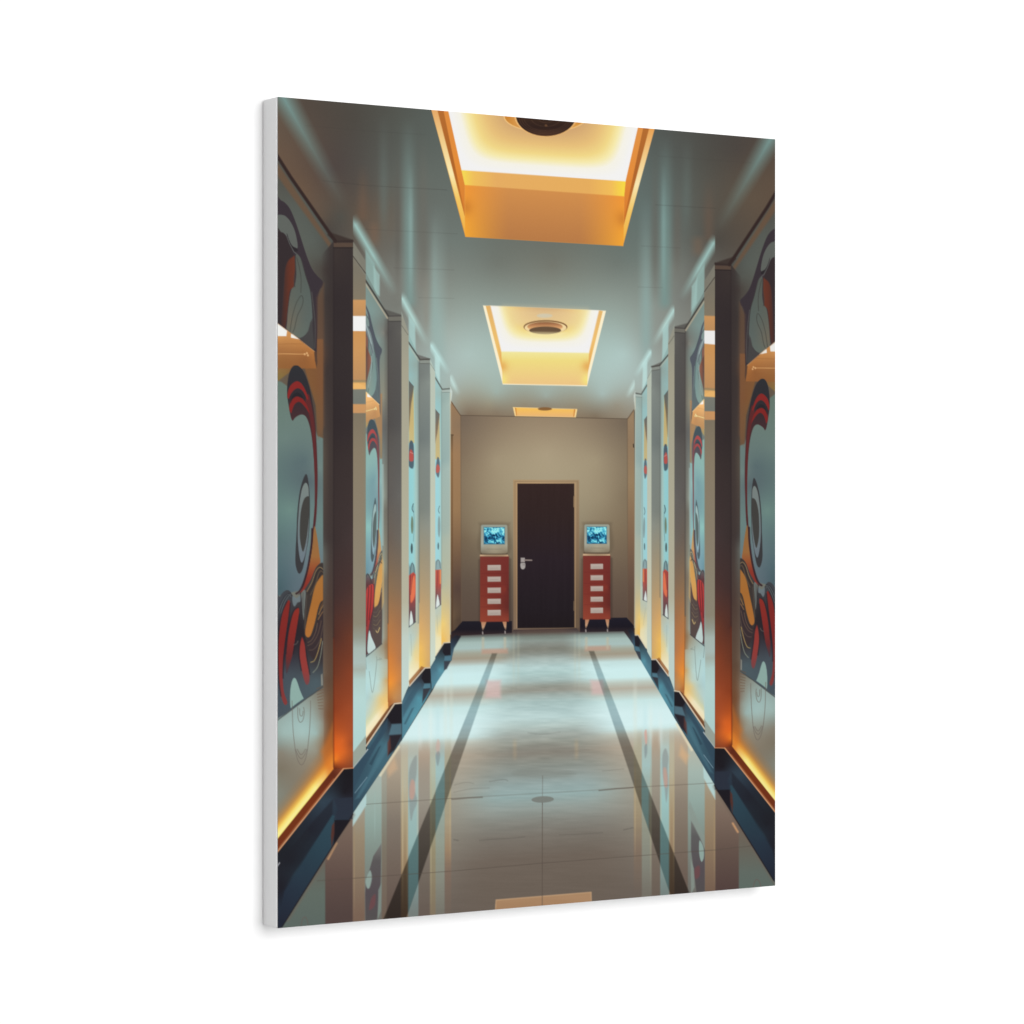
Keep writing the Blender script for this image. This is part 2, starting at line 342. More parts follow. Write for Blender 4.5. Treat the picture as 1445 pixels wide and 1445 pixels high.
# mirrored columns of pillars and panels
def col(x0, x1, stops, a=.88, f0=1032, f1=1062, soft=2.6):
    g = vg(*stops)
    poly([(x0, 1000), (x1, 1000), (x1, 1330), (x0, 1330)], lambda x, y: (g(x, y), np.clip((level(x, y) - f0) / (f1 - f0), 0, 1)), soft, a)
for x0, x1, st in [
    (380, 459, [(1180, (104, 90, 80)), (1230, (98, 100, 92)), (1260, (95, 108, 100)), (1300, (92, 106, 100))]),
    (458, 497.5, [(1160, (118, 98, 86)), (1200, (106, 86, 77)), (1240, (92, 73, 67)), (1290, (80, 64, 61))]),
    (497, 514.5, [(1150, (158, 150, 132)), (1180, (152, 136, 112)), (1220, (142, 124, 102)), (1290, (124, 100, 84))]),
    (514, 538, [(1100, (168, 184, 176)), (1125, (158, 180, 172)), (1160, (144, 168, 160)), (1200, (130, 146, 138)), (1290, (112, 112, 106))]),
    (538, 546, [(1100, (160, 160, 146)), (1150, (135, 138, 126)), (1200, (122, 114, 100)), (1290, (112, 96, 84))]),
    (545, 565.5, [(1080, (172, 158, 138)), (1120, (150, 138, 122)), (1160, (126, 115, 104)), (1220, (112, 98, 88)), (1290, (98, 82, 75))]),
    (565, 575.5, [(1060, (188, 182, 160)), (1110, (186, 182, 158)), (1160, (172, 156, 124)), (1220, (154, 128, 96)), (1290, (128, 102, 80))]),
    (575, 590, [(1060, (178, 190, 180)), (1100, (168, 192, 188)), (1140, (158, 190, 188)), (1190, (150, 186, 184)), (1230, (130, 160, 160)), (1290, (120, 130, 126))]),
    (590, 606.5, [(1060, (178, 158, 138)), (1090, (158, 148, 134)), (1130, (152, 146, 134)), (1170, (134, 124, 114)), (1240, (112, 102, 92)), (1290, (102, 90, 82))]),
    (606, 615, [(1050, (178, 186, 172)), (1090, (180, 190, 170)), (1150, (164, 166, 142)), (1200, (152, 142, 112)), (1290, (132, 118, 96))]),
    (614, 627, [(1050, (160, 186, 184)), (1090, (160, 196, 196)), (1140, (150, 168, 158)), (1190, (148, 158, 144)), (1250, (134, 136, 124)), (1290, (120, 118, 108))]),
    (627, 636, [(1050, (172, 170, 148)), (1110, (166, 164, 140)), (1160, (170, 156, 128)), (1200, (158, 132, 104)), (1230, (128, 108, 94)), (1290, (110, 98, 88))]),
    (1042, 1110, [(1160, (110, 92, 80)), (1200, (100, 98, 88)), (1230, (95, 106, 99)), (1260, (92, 108, 102))]),
    (1009, 1042.5, [(1110, (130, 116, 100)), (1150, (120, 100, 88)), (1200, (96, 78, 70)), (1255, (80, 62, 59))]),
    (994, 1009.3, [(1100, (165, 158, 138)), (1130, (158, 140, 114)), (1180, (146, 124, 98)), (1260, (118, 94, 78))]),
    (970, 994.3, [(1060, (180, 186, 172)), (1090, (164, 184, 176)), (1130, (146, 170, 163)), (1180, (128, 144, 136)), (1260, (110, 108, 102))]),
    (951, 970.5, [(1050, (184, 166, 142)), (1085, (164, 152, 134)), (1130, (138, 126, 112)), (1180, (122, 108, 95)), (1260, (102, 86, 77))]),
    (944, 951.5, [(1040, (186, 182, 160)), (1090, (184, 176, 150)), (1150, (166, 144, 112)), (1260, (130, 104, 82))]),
    (931, 944.3, [(1040, (184, 200, 192)), (1080, (166, 196, 194)), (1130, (156, 200, 198)), (1180, (148, 182, 178)), (1260, (118, 134, 130))]),
    (919, 931.3, [(1040, (180, 160, 138)), (1075, (164, 156, 140)), (1120, (150, 142, 128)), (1180, (126, 114, 102)), (1260, (106, 94, 84))]),
    (905, 919.3, [(1040, (170, 188, 180)), (1080, (164, 196, 194)), (1110, (158, 176, 166)), (1160, (148, 152, 136)), (1220, (132, 134, 122)), (1260, (118, 114, 104))]),
    (894, 905.3, [(1040, (176, 174, 152)), (1090, (172, 164, 138)), (1150, (158, 142, 114)), (1200, (130, 112, 96)), (1260, (108, 97, 88))])]:
    col(x0, x1, st)
# thin warm ridges along the column edges
for x, y0, y1, c in [(499, 1150, 1295, (160, 138, 108)), (567.5, 1060, 1290, (196, 180, 146)), (574, 1070, 1290, (186, 170, 138)), (588.5, 1100, 1240, (186, 190, 170)), (607.5, 1060, 1290, (182, 172, 142)), (634.5, 1050, 1220, (188, 170, 136)), (528, 1110, 1190, (158, 182, 175)),
                     (950.5, 1060, 1260, (180, 166, 132)), (944.6, 1060, 1260, (176, 160, 128)), (932.5, 1080, 1220, (180, 186, 164)), (918, 1060, 1260, (176, 160, 128)), (896, 1050, 1220, (184, 164, 130)), (1008, 1110, 1255, (166, 142, 108))]:
    streak(x, y0, x, y1, 1.6, c, .6, .25, .4)
for x, y0, y1, c, a in [(607, 985, 1062, (228, 240, 232), .4), (628, 950, 1062, (222, 232, 220), .35), (592, 1005, 1062, (226, 238, 234), .35), (617, 985, 1050, (190, 226, 230), .3), (636, 930, 1060, (220, 226, 210), .3),
                        (918, 985, 1060, (226, 238, 230), .4), (896, 940, 1060, (222, 230, 216), .35), (932, 1000, 1060, (226, 238, 234), .35), (910, 985, 1046, (190, 226, 230), .3)]:
    streak(x, y0, x, y1, 5, c, a, .35, .3)
# fallen reflections of the murals and the pale lip by the skirting
blob([(576, 1095), (579, 1078), (587, 1066), (587, 1092), (584, 1112), (588, 1130), (583, 1145), (579, 1158), (576.5, 1130)], (136, 142, 140), 3, .6)
blob([(577, 1112), (580, 1100), (584.5, 1104), (585, 1118), (582, 1128), (577.5, 1126)], (206, 156, 138), 4, .65)
blob([(614, 1055), (617, 1043), (620, 1048), (620, 1058), (617, 1066)], (210, 168, 154), 3.5, .55)
blob([(614, 1066), (618, 1060), (620.5, 1066), (617, 1081)], (130, 140, 142), 3, .6)
blob([(934.5, 1066), (939, 1056), (943, 1068), (942, 1085), (943, 1108), (940, 1132), (937.5, 1110), (934.8, 1090)], (138, 142, 140), 3, .6)
blob([(935.5, 1086), (939.5, 1084), (942, 1098), (941, 1110), (937, 1108)], (206, 156, 138), 4, .65)
blob([(909, 1034), (912, 1030), (913, 1046), (911, 1052)], (216, 160, 146), 2, .7)
blob([(909, 1054), (912.5, 1050), (913, 1062), (910, 1070)], (130, 140, 142), 2, .6)
poly([(537.5, 1190), (536, 1255), (531, 1300), (515, 1302), (514.5, 1262), (516, 1238), (521, 1226), (526, 1208)], vg((1190, (122, 120, 116)), (1215, (90, 86, 86)), (1260, (84, 76, 80)), (1300, (84, 80, 80))), 1.6, .95)
blob([(521, 1228), (524, 1238), (521, 1252), (517, 1253), (515, 1242)], (142, 160, 152), 2)
blob([(523, 1268), (529, 1262), (528, 1278), (520, 1284)], (112, 74, 76), 3, .8)
poly([(533, 1256), (537.5, 1246), (537, 1285), (532, 1298)], (128, 142, 134), 1.6, .8)
poly([(975, 1158), (979, 1164), (988, 1182), (994.4, 1200), (994.4, 1258), (983, 1262), (979, 1230), (975, 1200)], vg((1155, (118, 118, 114)), (1180, (92, 90, 90)), (1230, (84, 76, 80)), (1260, (82, 78, 78))), 1.6, .95)
blob([(987, 1186), (992.5, 1196), (993, 1210), (989.5, 1216), (986.5, 1204)], (142, 164, 156), 1.3)
blob([(980, 1226), (987, 1222), (987, 1236), (981, 1240)], (112, 74, 76), 3, .8)
poly([(974.5, 1212), (979, 1226), (980, 1252), (975, 1262)], (134, 146, 138), 1.6, .8)
poly([(975, 1158), (971, 1140), (973, 1130), (994, 1180), (994, 1196)], (138, 148, 140), 2, .6)
poly([(497, 1166), (497, 1148), (516, 1118), (516, 1136), (510, 1146)], (182, 216, 216), 2.2, .85)
poly([(1009, 1128), (1009, 1108), (992, 1080), (993, 1098), (1000, 1112)], (182, 216, 216), 2.2, .85)
for p in [[(536, 1094), (562, 1054)], [(976, 1058), (955, 1022)]]: line(p, 3.5, (232, 222, 190), .75, 3.5)
for p in [[(462, 1212), (474, 1190)], [(1034, 1162), (1041, 1174)]]: line(p, 2.6, (216, 164, 116), .8, 2.4)
poly([(545, 1085), (556, 1068), (560, 1085), (548, 1096)], (220, 180, 140), 8, .5); poly([(961, 1052), (972, 1066), (968, 1078), (958, 1066)], (222, 178, 132), 8, .6)
line([(497, 1150), (405, 1297)], 6, (112, 98, 86), .45, 5)
line([(1009, 1110), (1094, 1246)], 6, (108, 95, 84), .45, 5)
curve([(424, 1306), (426, 1297), (429, 1294), (432, 1297), (434, 1306)], 1, (104, 86, 82), .7); curve([(1062, 1255), (1065, 1244), (1068, 1241), (1072, 1245), (1074, 1254)], 1, (104, 86, 82), .7)
# far mirror marks of door frame and cabinets
for x in (724.5, 731): streak(x, 890, x, 985, 3, (196, 196, 172), .2, .1, .5)
for x in (811, 817): streak(x, 890, x, 985, 3, (196, 196, 172), .2, .1, .5)
for x in (726, 813): streak(x, 1040, x, 1075, 5, (186, 164, 130), .38, .3, .3)
for x0, x1, y in ((679, 716, 921), (825, 861, 917)):
    poly([(x0, y - 5), (x1, y - 6), (x1, y + 1), (x0, y + 2)], (190, 150, 130), 5, .7)
    for x in (x0 + 2, x1 - 4): streak(x, 898, x, 918, 3.4, (188, 182, 160), .7, .1, .2)
poly([(686, 960), (706, 960), (706, 985), (684, 985)], (214, 184, 180), 8, .75)
poly([(833, 960), (850, 960), (852, 980), (835, 980)], (214, 184, 180), 8, .75)
# warm light-well mirrored at the near edge
poly([(699.5, 1270), (833.8, 1259), (834.5, 1290), (697.5, 1300)], vg((1258, (176, 140, 106)), (1285, (168, 130, 96))), 1.4, .95)
line([(697.8, 1295), (699.5, 1270), (833.8, 1259), (834.5, 1280)], 1.3, (206, 170, 130), .7, 1.6)
# the two dark inlaid stripes
def dark(pts, nm):
    p = np.array(pts, float); sl = sub(p[:, 0].min() - 2, p[:, 1].min() - 2, p[:, 0].max() + 2, p[:, 1].max() + 2)
    m = pmask(p, 2.0, sl) * M[sl]
    f = np.interp(Y[sl], [918, 935, 960, 1000, 1025, 1050, 1100, 1150, 1200, 1290], [.66, .76, .8, .8, .75, .67, .66, .62, .58, .52])[..., None] * np.array([1.0, .99, .98])
    f = f * (1 + np.interp(Y[sl], [930, 950, 1020, 1040], [0, 1, 1, 0])[..., None] * np.array([-.06, 0, .03]))
    IMG[sl] *= 1 - m[..., None] * (1 - f)
    for x0, x1 in ((575.5, 589.5), (614, 627), (931.5, 943.5), (905, 915)):          # panels still glinting in the dark stone
        b_ = m * np.clip((X[sl] - x0) / 2 + .5, 0, 1) * np.clip((x1 - X[sl]) / 2 + .5, 0, 1) * np.clip((Y[sl] - 1075) / 40, 0, 1) * .5
        IMG[sl] = IMG[sl] * (1 - b_[..., None]) + np.array([96, 136, 138.]) * b_[..., None]
    IDS[sl][m > .5] = kid(nm)
dark([(693.7, 922), (701, 922), (571, 1300), (539, 1300)], 'inlaid_stripe|left')
dark([(830.7, 918.8), (838, 918.8), (975, 1266), (947, 1266)], 'inlaid_stripe|right')
# marble veins, joints
sl = sub(520, 900, 1010, 1300)
xs, ys = X[sl], Y[sl]
pz = 1 / np.clip((ys - 700) / 400, .3, 2)                      # depth-ish scale
n1 = vnoise((xs - 768) * pz * .5, ys * .9, .05, .22, 3) + .5 * vnoise((xs - 768) * pz * .5, ys, .1, .5, 4) - .75
n2 = vnoise((xs - 768) * pz, ys, .06, .5, 5) - .5
env = np.clip(1 - np.abs(xs - 768) / (85 + (ys - 900) * .35), 0, 1) ** .6 * np.interp(ys, [905, 935, 1000, 1100, 1160, 1220], [.3, 1, 1, .9, .5, .25])
IMG[sl] += ((n1 * 11 + n2 * 12) * env * M[sl])[..., None] * np.array([1, .95, .92])
blob([(716, 1060), (745, 1050), (790, 1050), (815, 1060), (800, 1068), (770, 1062), (735, 1068)], (122, 116, 108), 10, .25)
blob([(722, 1092), (750, 1084), (790, 1086), (812, 1092), (790, 1097), (745, 1097)], (118, 120, 112), 9, .3)
for p, w, a in [([(516, 1135), (637, 1126.5)], .9, .45), ([(637, 1126.5), (700, 1123), (820, 1116), (893, 1111)], .8, .35), ([(637, 1128), (660, 1126), (680, 1125)], 1.8, .5), ([(845, 1115.5), (870, 1113), (893, 1111.5)], 1.8, .5), ([(893, 1111), (1006, 1105)], .9, .45),
                ([(447, 1243), (500, 1239.3), (640, 1229), (764.7, 1218), (1008, 1199.5), (1066, 1193)], 1.0, .55), ([(765.3, 1095), (765, 1135)], .9, .4), ([(765, 1130), (764.6, 1300)], 1.1, .65)]:
    line(p, w, (84, 74, 66), a, 1.3)
for p, w, a in [([(676, 1186), (700, 1184), (720, 1183), (740, 1181)], 1.2, .45), ([(789, 1178), (820, 1177), (850, 1175)], 1.1, .4), ([(640, 1185), (646, 1186)], 1.6, .5), ([(880, 1171), (893, 1168)], 1.6, .5), ([(640, 1118), (665, 1113), (690, 1112)], 1, .35), ([(690, 1103), (710, 1100), (716, 1102)], 1.2, .35), ([(850, 1088), (880, 1085)], 1, .3), ([(640, 1108), (656, 1104), (668, 1106)], 1, .3), ([(745, 1034), (765, 1036), (790, 1033)], 1.6, .2)]:
    curve(p, w, (80, 76, 72), a * .7, 1.6)
ell(765.4, 1128.2, 15.8, 4.6, (122, 126, 120), 1.3, .95, None, -.03)
CLIP[0] = None

# ================================================================== DOOR, CABINETS, SCREENS
poly([(723.6, 677), (817, 677.2), (817, 886), (811, 886.5), (724, 888.5)], field([(726, 680, (170, 142, 106)), (770, 679, (172, 146, 112)), (815, 680, (160, 136, 106)), (726, 760, (162, 134, 102)), (726, 850, (134, 108, 84)), (726, 886, (128, 108, 90)), (814, 760, (142, 118, 92)), (814, 850, (108, 88, 70)), (814, 884, (104, 86, 70))]), 1.1, 1, 'door_frame')
line([(726.2, 886), (726.2, 679.4), (815, 679.4), (815, 884)], .9, (116, 94, 70), .4, 1)
line([(728.6, 886), (728.6, 681.4), (811.4, 681.4), (811.4, 885)], 1.1, (196, 160, 118), .5, 1)
poly([(729.6, 682.3), (809.9, 682.3), (809.9, 885.6), (729.6, 886.6)], lambda x, y: vg((682, (54, 40, 38)), (730, (50, 38, 37)), (790, (44, 35, 40)), (860, (37, 31, 35)), (886, (34, 28, 31)))(x, y) + ((vnoise(x, y, .45, .02, 11) - .5) * 1.8)[..., None], 1.1, 1, 'door')
for y0, y1 in ((700, 716), (848, 862)):
    poly([(811, y0 - 2), (809, y0 + 1), (808.9, y1 - 1), (811, y1 + 2)], (150, 124, 94) if y0 < 800 else (112, 92, 72), 1.1, 1, 'hinge|a' if y0 < 800 else 'hinge|b')
rect(734.3, 787, 740.2, 793.4, (160, 152, 148), 1.1, 1, 'door_handle')
line([(740, 790.4), (749.8, 790.6)], 1.9, (140, 126, 120), 1, 1.1, 'door_handle')
line([(736, 793), (739, 793.5)], 1, (120, 112, 108), .8)
blob([(734.2, 795), (737.4, 794.3), (740.6, 795), (740.4, 801), (737.4, 803.4), (734.4, 801.4)], (166, 160, 156), 1.1, 1, 'door_handle')
line([(737, 797), (740, 797)], 1.1, (120, 112, 110), .8)
def cabinet(tag, x0, x1, yt, yb, xs_, labels, legs, mon, scr, lid, sl0):
    TAG[0] = tag
    for (a0, a1, b0, b1, yb2, fx, fy) in legs:
        poly([(a0, yb - .5), (a1, yb - .5), (b1, yb2), (b0, yb2)], vg((yb, (182, 126, 94)), (yb2 - 5, (190, 152, 120)), (yb2, (70, 58, 56))), 1.1, 1, 'cabinet_leg')
        line([(fx - .1, fy - 3), (fx, fy - .6)], 1.7, (168, 158, 154), .9, 1.2, 'cabinet_leg')
    poly([(x0 - 2.5, yt + 5), (x0 + 2, yt), (x0 + 2, yb), (x0 - 2, yb)], (60, 44, 38), 4, .35)
    poly([(x1 - 2, yt), (x1 + 3, yt + 4), (x1 + 3, yb), (x1 - 2, yb)], (54, 42, 38), 4, .4)
    poly([(x0, yt), (x1, yt + sl0 * (x1 - x0)), (x1, yb + sl0 * (x1 - x0)), (x0, yb)], field([(x0 + 1, yt + 4, (120, 55, 48)), (x1 - 4, yt + 4, (116, 50, 46)), (x0 + 1, (yt + yb) / 2, (124, 54, 45)), ((x0 + x1) / 2, (yt + yb) / 2, (121, 49, 43)), (x1 - 5, (yt + yb) / 2, (126, 53, 44)), (x1 - .5, (yt + yb) / 2, (92, 42, 40)), (x1 - .5, yb - 20, (96, 44, 40)), (x0 + 3, yb - 3, (142, 66, 50)), (x1 - 5, yb - 4, (138, 63, 49))]), 1.1, 1, 'cabinet')
    for k in range(1, 5):
        y = (labels[k - 1][1] + labels[k][0]) / 2; line([(x0 + 1.5, y), (x1 - 2, y)], .8, (104, 40, 40), .45, 1.2)
    for (y0, y1) in labels:
        rect(xs_[0], y0, xs_[1], y1, lambda x, y: np.array([178, 164, 154.]) + np.zeros(x.shape + (3,)) - (((y - y0) / 8 - .4) * 14)[..., None], 1.1, 1, 'label_plate', -.012)
        line([(xs_[0] + 4, (y0 + y1) / 2 + .6), (xs_[1] - 4, (y0 + y1) / 2 + .4)], .8, (150, 136, 130), .5)
    poly([(lid[0], lid[2]), (lid[1], lid[2]), (lid[1] + .6, lid[3]), (lid[0] - .6, lid[3])], (206, 172, 136), 1.1, 1, 'cabinet_top')
    line([(lid[0] + 1, lid[2] - .9), (lid[1] - 1, lid[2] - .9)], 1.4, (62, 46, 40), .9)
    m0, m1, ym0, ym1 = mon
    blob([(m0 - 2, ym0 + 3), (m0, ym0 - 3), (m1, ym0 - 3), (m1 + 3, ym0 + 3), (m1 + 3, ym1), (m0 - 2, ym1)], (98, 86, 70), 6, .45)
    poly([(m0, ym0 + 1.5), (m0 + 1.5, ym0), (m1 - 1.5, ym0), (m1, ym0 + 1.5), (m1 + .3, ym1 - 3), (m1 - 2, ym1), (m0 + 1.5, ym1), (m0 - .3, ym1 - 3)],
         field([(m0, ym0, (146, 155, 144)), (m1, ym0, (152, 156, 141)), (m0, ym1 - 12, (166, 168, 154)), (m1, ym1 - 12, (168, 164, 144)), ((m0 + m1) / 2, ym1 - 7, (166, 158, 136)), (m0 + 3, ym1, (124, 112, 94)), (m1 - 3, ym1, (130, 116, 96)), (m1, (ym0 + ym1) / 2, (150, 152, 138))]), 1.1, 1, 'monitor')
    line([(m0 + 9, ym1 - 6.3), (m1 - 8, ym1 - 6.2)], 1, (136, 128, 110), .8, 1.2)
    s0, s1, sy0, sy1 = scr
    def pic(x, y):
        n = vnoise(x - s0, y - sy0, .2, .36, 21) * .45 + vnoise(x - s0, y - sy0, .62, .7, 22) * .55
        g = (y - sy0) / (sy1 - sy0)
        b = n + .38 * np.exp(-((g - .18) / .2) ** 2) * (.7 + .3 * np.cos((x - s0) / (s1 - s0) * 4 * np.pi)) - .12 * np.exp(-((g - .62) / .16) ** 2) + .12 * np.exp(-((g - .86) / .1) ** 2)
        b = np.clip((b - .24) / .66, 0, 1)
        st = [(0, (18, 50, 82)), (.3, (36, 104, 140)), (.55, (70, 164, 196)), (.8, (118, 214, 226)), (1, (160, 236, 234))]
        return np.stack([np.interp(b, [s[0] for s in st], [s[1][q] for s in st]) for q in range(3)], -1)
    rect(s0 - .8, sy0 - .8, s1 + .8, sy1 + .8, (70, 112, 128), 1.1, .9)
    rect(s0, sy0, s1, sy1, pic, 1.2, 1, 'screen')
    TAG[0] = ''
cabinet('|left', 676.9, 717.6, 785, 877.6, (687.4, 706.2), [(797.4, 805), (813.8, 821), (829.4, 836.9), (845.1, 852.3), (860.8, 868.6)],
        [(678.3, 686, 680, 681.2, 890, 680.6, 895), (708.4, 714.4, 712.4, 713.6, 889.5, 712.3, 894)], (678.2, 715.4, 740.6, 781.2), (682.6, 711.2, 744.4, 767.4), (677, 716.2, 782.6, 785), -.012)
cabinet('|right', 822.3, 861, 784, 874.2, (833, 850.6), [(795.8, 803.2), (811.8, 819), (827.2, 834.3), (842.2, 849.2), (857.7, 865.3)],
        [(825.3, 831.4, 825.6, 826.8, 887.5, 826.4, 892), (853.8, 859.4, 857, 858.2, 887.5, 857, 891.5)], (824.3, 859.7, 740, 779.6), (828.2, 855.4, 743.8, 766.8), (822.6, 860.2, 781.4, 784), -.01)

# ================================================================== SIDE WALLS: four bays a side
def mural(lite):
    """the swirling abstract mural, drawn over its nearest (largest) appearance"""
    d = lite
    # ground: ochre field above, sea-blue field below
    poly(ZB((20, -120), (395, -120), (398, 665), (345, 650), (330, 400), (230, 60), (100, 160), (20, 220)), field([(392, 515, (148, 108, 68)), (420, 512, (132, 90, 56)), (445, 545, (126, 86, 56)), (452, 590, (116, 88, 62)), (450, 615, (108, 86, 66)), (393, 532, (132, 112, 66)), (448, 500, (124, 88, 60))]), 2, 1, 'mural')
    poly(ZB((20, 205), (60, 215), (110, 250), (260, 400), (345, 640), (395, 660), (398, 1445), (398, 1800), (20, 1900)), field([(392, 545, (104, 122, 112)), (400, 620, (108, 128, 122)), (428, 650, (92, 110, 112)), (436, 680, (90, 104, 108)), (408, 720, (110, 138, 131)), (392, 760, (92, 116, 116)), (425, 740, (104, 128, 128)), (450, 660, (112, 131, 126)), (452, 740, (108, 132, 128)), (425, 790, (104, 120, 126)), (400, 810, (84, 106, 112)), (415, 830, (92, 108, 116)), (394, 830, (74, 96, 102))]), 2, 1, 'mural')
    # ---- upper figure
    blob(ZA((20, 185), (60, 183), (95, 205), (130, 250), (165, 330), (200, 430), (235, 540), (265, 630), (300, 715), (340, 770), (387, 818), (383, 855), (360, 890), (348, 960), (346, 1100), (342, 1300), (336, 1440), (322, 1400), (200, 1290), (100, 1200), (20, 1140), (20, 600)), (60, 53, 58), 1.2, 1, 'mural')
    blob(ZA((20, 310), (75, 297), (115, 325), (150, 380), (175, 450), (190, 545), (170, 560), (140, 530), (110, 470), (60, 432), (20, 452)), (96, 100, 95), 1.1)
    blob(ZA((105, 440), (125, 500), (150, 540), (185, 560), (187, 582), (160, 580), (130, 545), (108, 490)), (48, 44, 47), 1.1)
    line(ZA((100, 450), (125, 520), (160, 585), (185, 605)), 1.1, (104, 106, 102), .8)
    blob(ZA((20, 455), (60, 432), (90, 450), (120, 520), (165, 620), (150, 640), (110, 670), (90, 740), (78, 850), (70, 1000), (62, 1150), (20, 1140)), (56, 48, 50), 1.3)
    blob(ZA((165, 620), (170, 700), (165, 800), (155, 870), (130, 890), (115, 1000), (100, 1130), (85, 1190), (62, 1160), (72, 1000), (82, 850), (92, 720), (115, 655), (150, 625)), hg((398, (72, 50, 46)), (407, (100, 54, 42)), (416, (108, 58, 44))), 2, .95)
    blob(ZA((175, 610), (215, 640), (250, 770), (285, 880), (300, 1000), (305, 1130), (282, 1200), (240, 1245), (200, 1262), (108, 1198), (105, 1150), (118, 1000), (138, 885), (165, 850), (178, 760)), field([(418, 370, (88, 92, 86)), (422, 420, (92, 100, 94)), (430, 450, (94, 102, 97)), (420, 470, (100, 108, 100)), (408, 455, (112, 106, 92))]), 1.4)
    poly(ZA((288, 1140), (303, 1110), (316, 1300), (318, 1362), (205, 1262), (245, 1245), (272, 1205)), (72, 70, 70), 1.6)
    for p in [((128, 1215), (148, 1090), (180, 985), (218, 928), (232, 962), (222, 1015), (188, 1085), (166, 1180), (152, 1214)), ((182, 630), (205, 720), (216, 800), (214, 905)), ((215, 640), (255, 780), (292, 900), (312, 1040), (318, 1200), (318, 1360)), ((168, 640), (172, 720), (160, 800), (168, 860))]:
        curve(ZA(*p), .9, (66, 66, 62), .8)
    curve(ZA((300, 900), (318, 1050), (328, 1180), (325, 1340)), 1, (98, 98, 94), .6)
    # mirrored light well in the glazing
    poly(ZA((20, 1242), (105, 1200), (330, 1372), (338, 1500), (20, 1500)), field([(392, 475, (206, 148, 88)), (420, 478, (198, 138, 80)), (440, 497, (176, 116, 64)), (395, 492, (170, 116, 70)), (430, 505, (150, 98, 58)), (395, 510, (150, 102, 60))]), 1.2)
    poly(ZA((20, 1140), (35, 1148), (107, 1202), (100, 1246), (20, 1246)), (240, 240, 236), 1.2)
    poly(ZA((137, 1228), (152, 1232), (205, 1272), (136, 1258)), (240, 238, 230), 1.2)
    line(ZA((30, 1308), (235, 1306)), .9, (150, 100, 56), .5)
    line(ZA((30, 1385), (240, 1387)), 1.1, (222, 168, 110), .8)
    for q in ((245, 1388), (262, 1380), (270, 1397)): ell(*ZA(q)[0], 1.4, 1.4, (226, 178, 124), 1.2, .9)
    line(ZA((20, 1140), (105, 1202), (200, 1268), (322, 1368)), 1, (205, 160, 115), .6)
    poly(ZB((318, -20), (338, -20), (345, 60), (338, 110), (325, 50)), (84, 64, 54), 1.4, .9)
    # ---- horn
    hornp = ZB((180, 86), (150, 95), (125, 140), (110, 220), (106, 310), (118, 400), (135, 490), (150, 520), (166, 500), (195, 480), (225, 472), (255, 490), (280, 550), (300, 650), (315, 800), (322, 950), (325, 1100), (318, 1250), (300, 1445), (285, 1620), (215, 1860), (180, 1870), (205, 1880), (240, 1830), (285, 1650), (318, 1420), (338, 1250), (346, 1000), (344, 850), (338, 700), (328, 540), (310, 400), (280, 250), (240, 140), (205, 98))
    poly(cr(hornp, True, 3), vg((515, (50, 51, 55)), (560, (52, 48, 52)), (590, (72, 48, 50)), (640, (82, 46, 48)), (720, (88, 48, 48)), (770, (66, 42, 46)), (830, (60, 44, 48))), 1.1, 1, 'mural')
    blob(ZB((250, 380), (285, 500), (306, 650), (319, 850), (326, 1050), (326, 1150), (336, 1000), (334, 800), (325, 600), (305, 440), (275, 310)), (98, 46, 46), 1.6, .9)
    blob(ZB((108, 320), (128, 252), (175, 212), (215, 225), (250, 280), (272, 345), (262, 350), (232, 292), (195, 266), (160, 280), (132, 318), (118, 350)), (134, 45, 43), 1.1, 1)
    blob(ZB((122, 420), (142, 352), (185, 326), (225, 345), (260, 395), (282, 455), (270, 445), (235, 398), (200, 372), (167, 390), (148, 432), (138, 462)), (128, 43, 41), 1.1, 1)
    blob(ZB((132, 385), (150, 320), (185, 300), (215, 312), (232, 345), (185, 330), (150, 350)), (44, 42, 46), 1.2)
    # ochre wedge under the horn
    blob(ZC((325, -40), (345, 60), (360, 180), (366, 245), (332, 290), (302, 360), (282, 432), (232, 466), (206, 482), (240, 420), (275, 290), (303, 130), (314, 0)), vg((745, (146, 106, 66)), (785, (154, 106, 62)), (800, (150, 84, 52)), (815, (140, 58, 46)), (836, (132, 52, 46))), 1.2)
    curve(ZC((303, -20), (298, 100), (272, 270), (240, 390), (208, 462), (178, 488)), 2.6, (58, 40, 43), .95, 1.4)
    # ---- eye
    blob(ZB((250, 943), (225, 1000), (202, 1100), (186, 1250), (180, 1400), (172, 1560), (172, 1640), (186, 1700), (205, 1720), (230, 1680), (256, 1550), (276, 1430), (284, 1280), (285, 1150), (280, 1050), (266, 955)), (60, 60, 62), 1.1, 1)
    blob(ZB((250, 1008), (225, 1050), (206, 1150), (193, 1300), (190, 1440), (200, 1560), (218, 1632), (240, 1600), (262, 1500), (277, 1350), (277, 1100), (270, 1030)), vg((680, (122, 132, 128)), (760, (112, 124, 128)), (790, (110, 122, 130))), 1.1)
    blob(ZB((272, 1112), (240, 1135), (216, 1220), (207, 1330), (208, 1450), (228, 1545), (246, 1510), (266, 1400), (280, 1250), (281, 1140)), (68, 67, 64), 1.1)
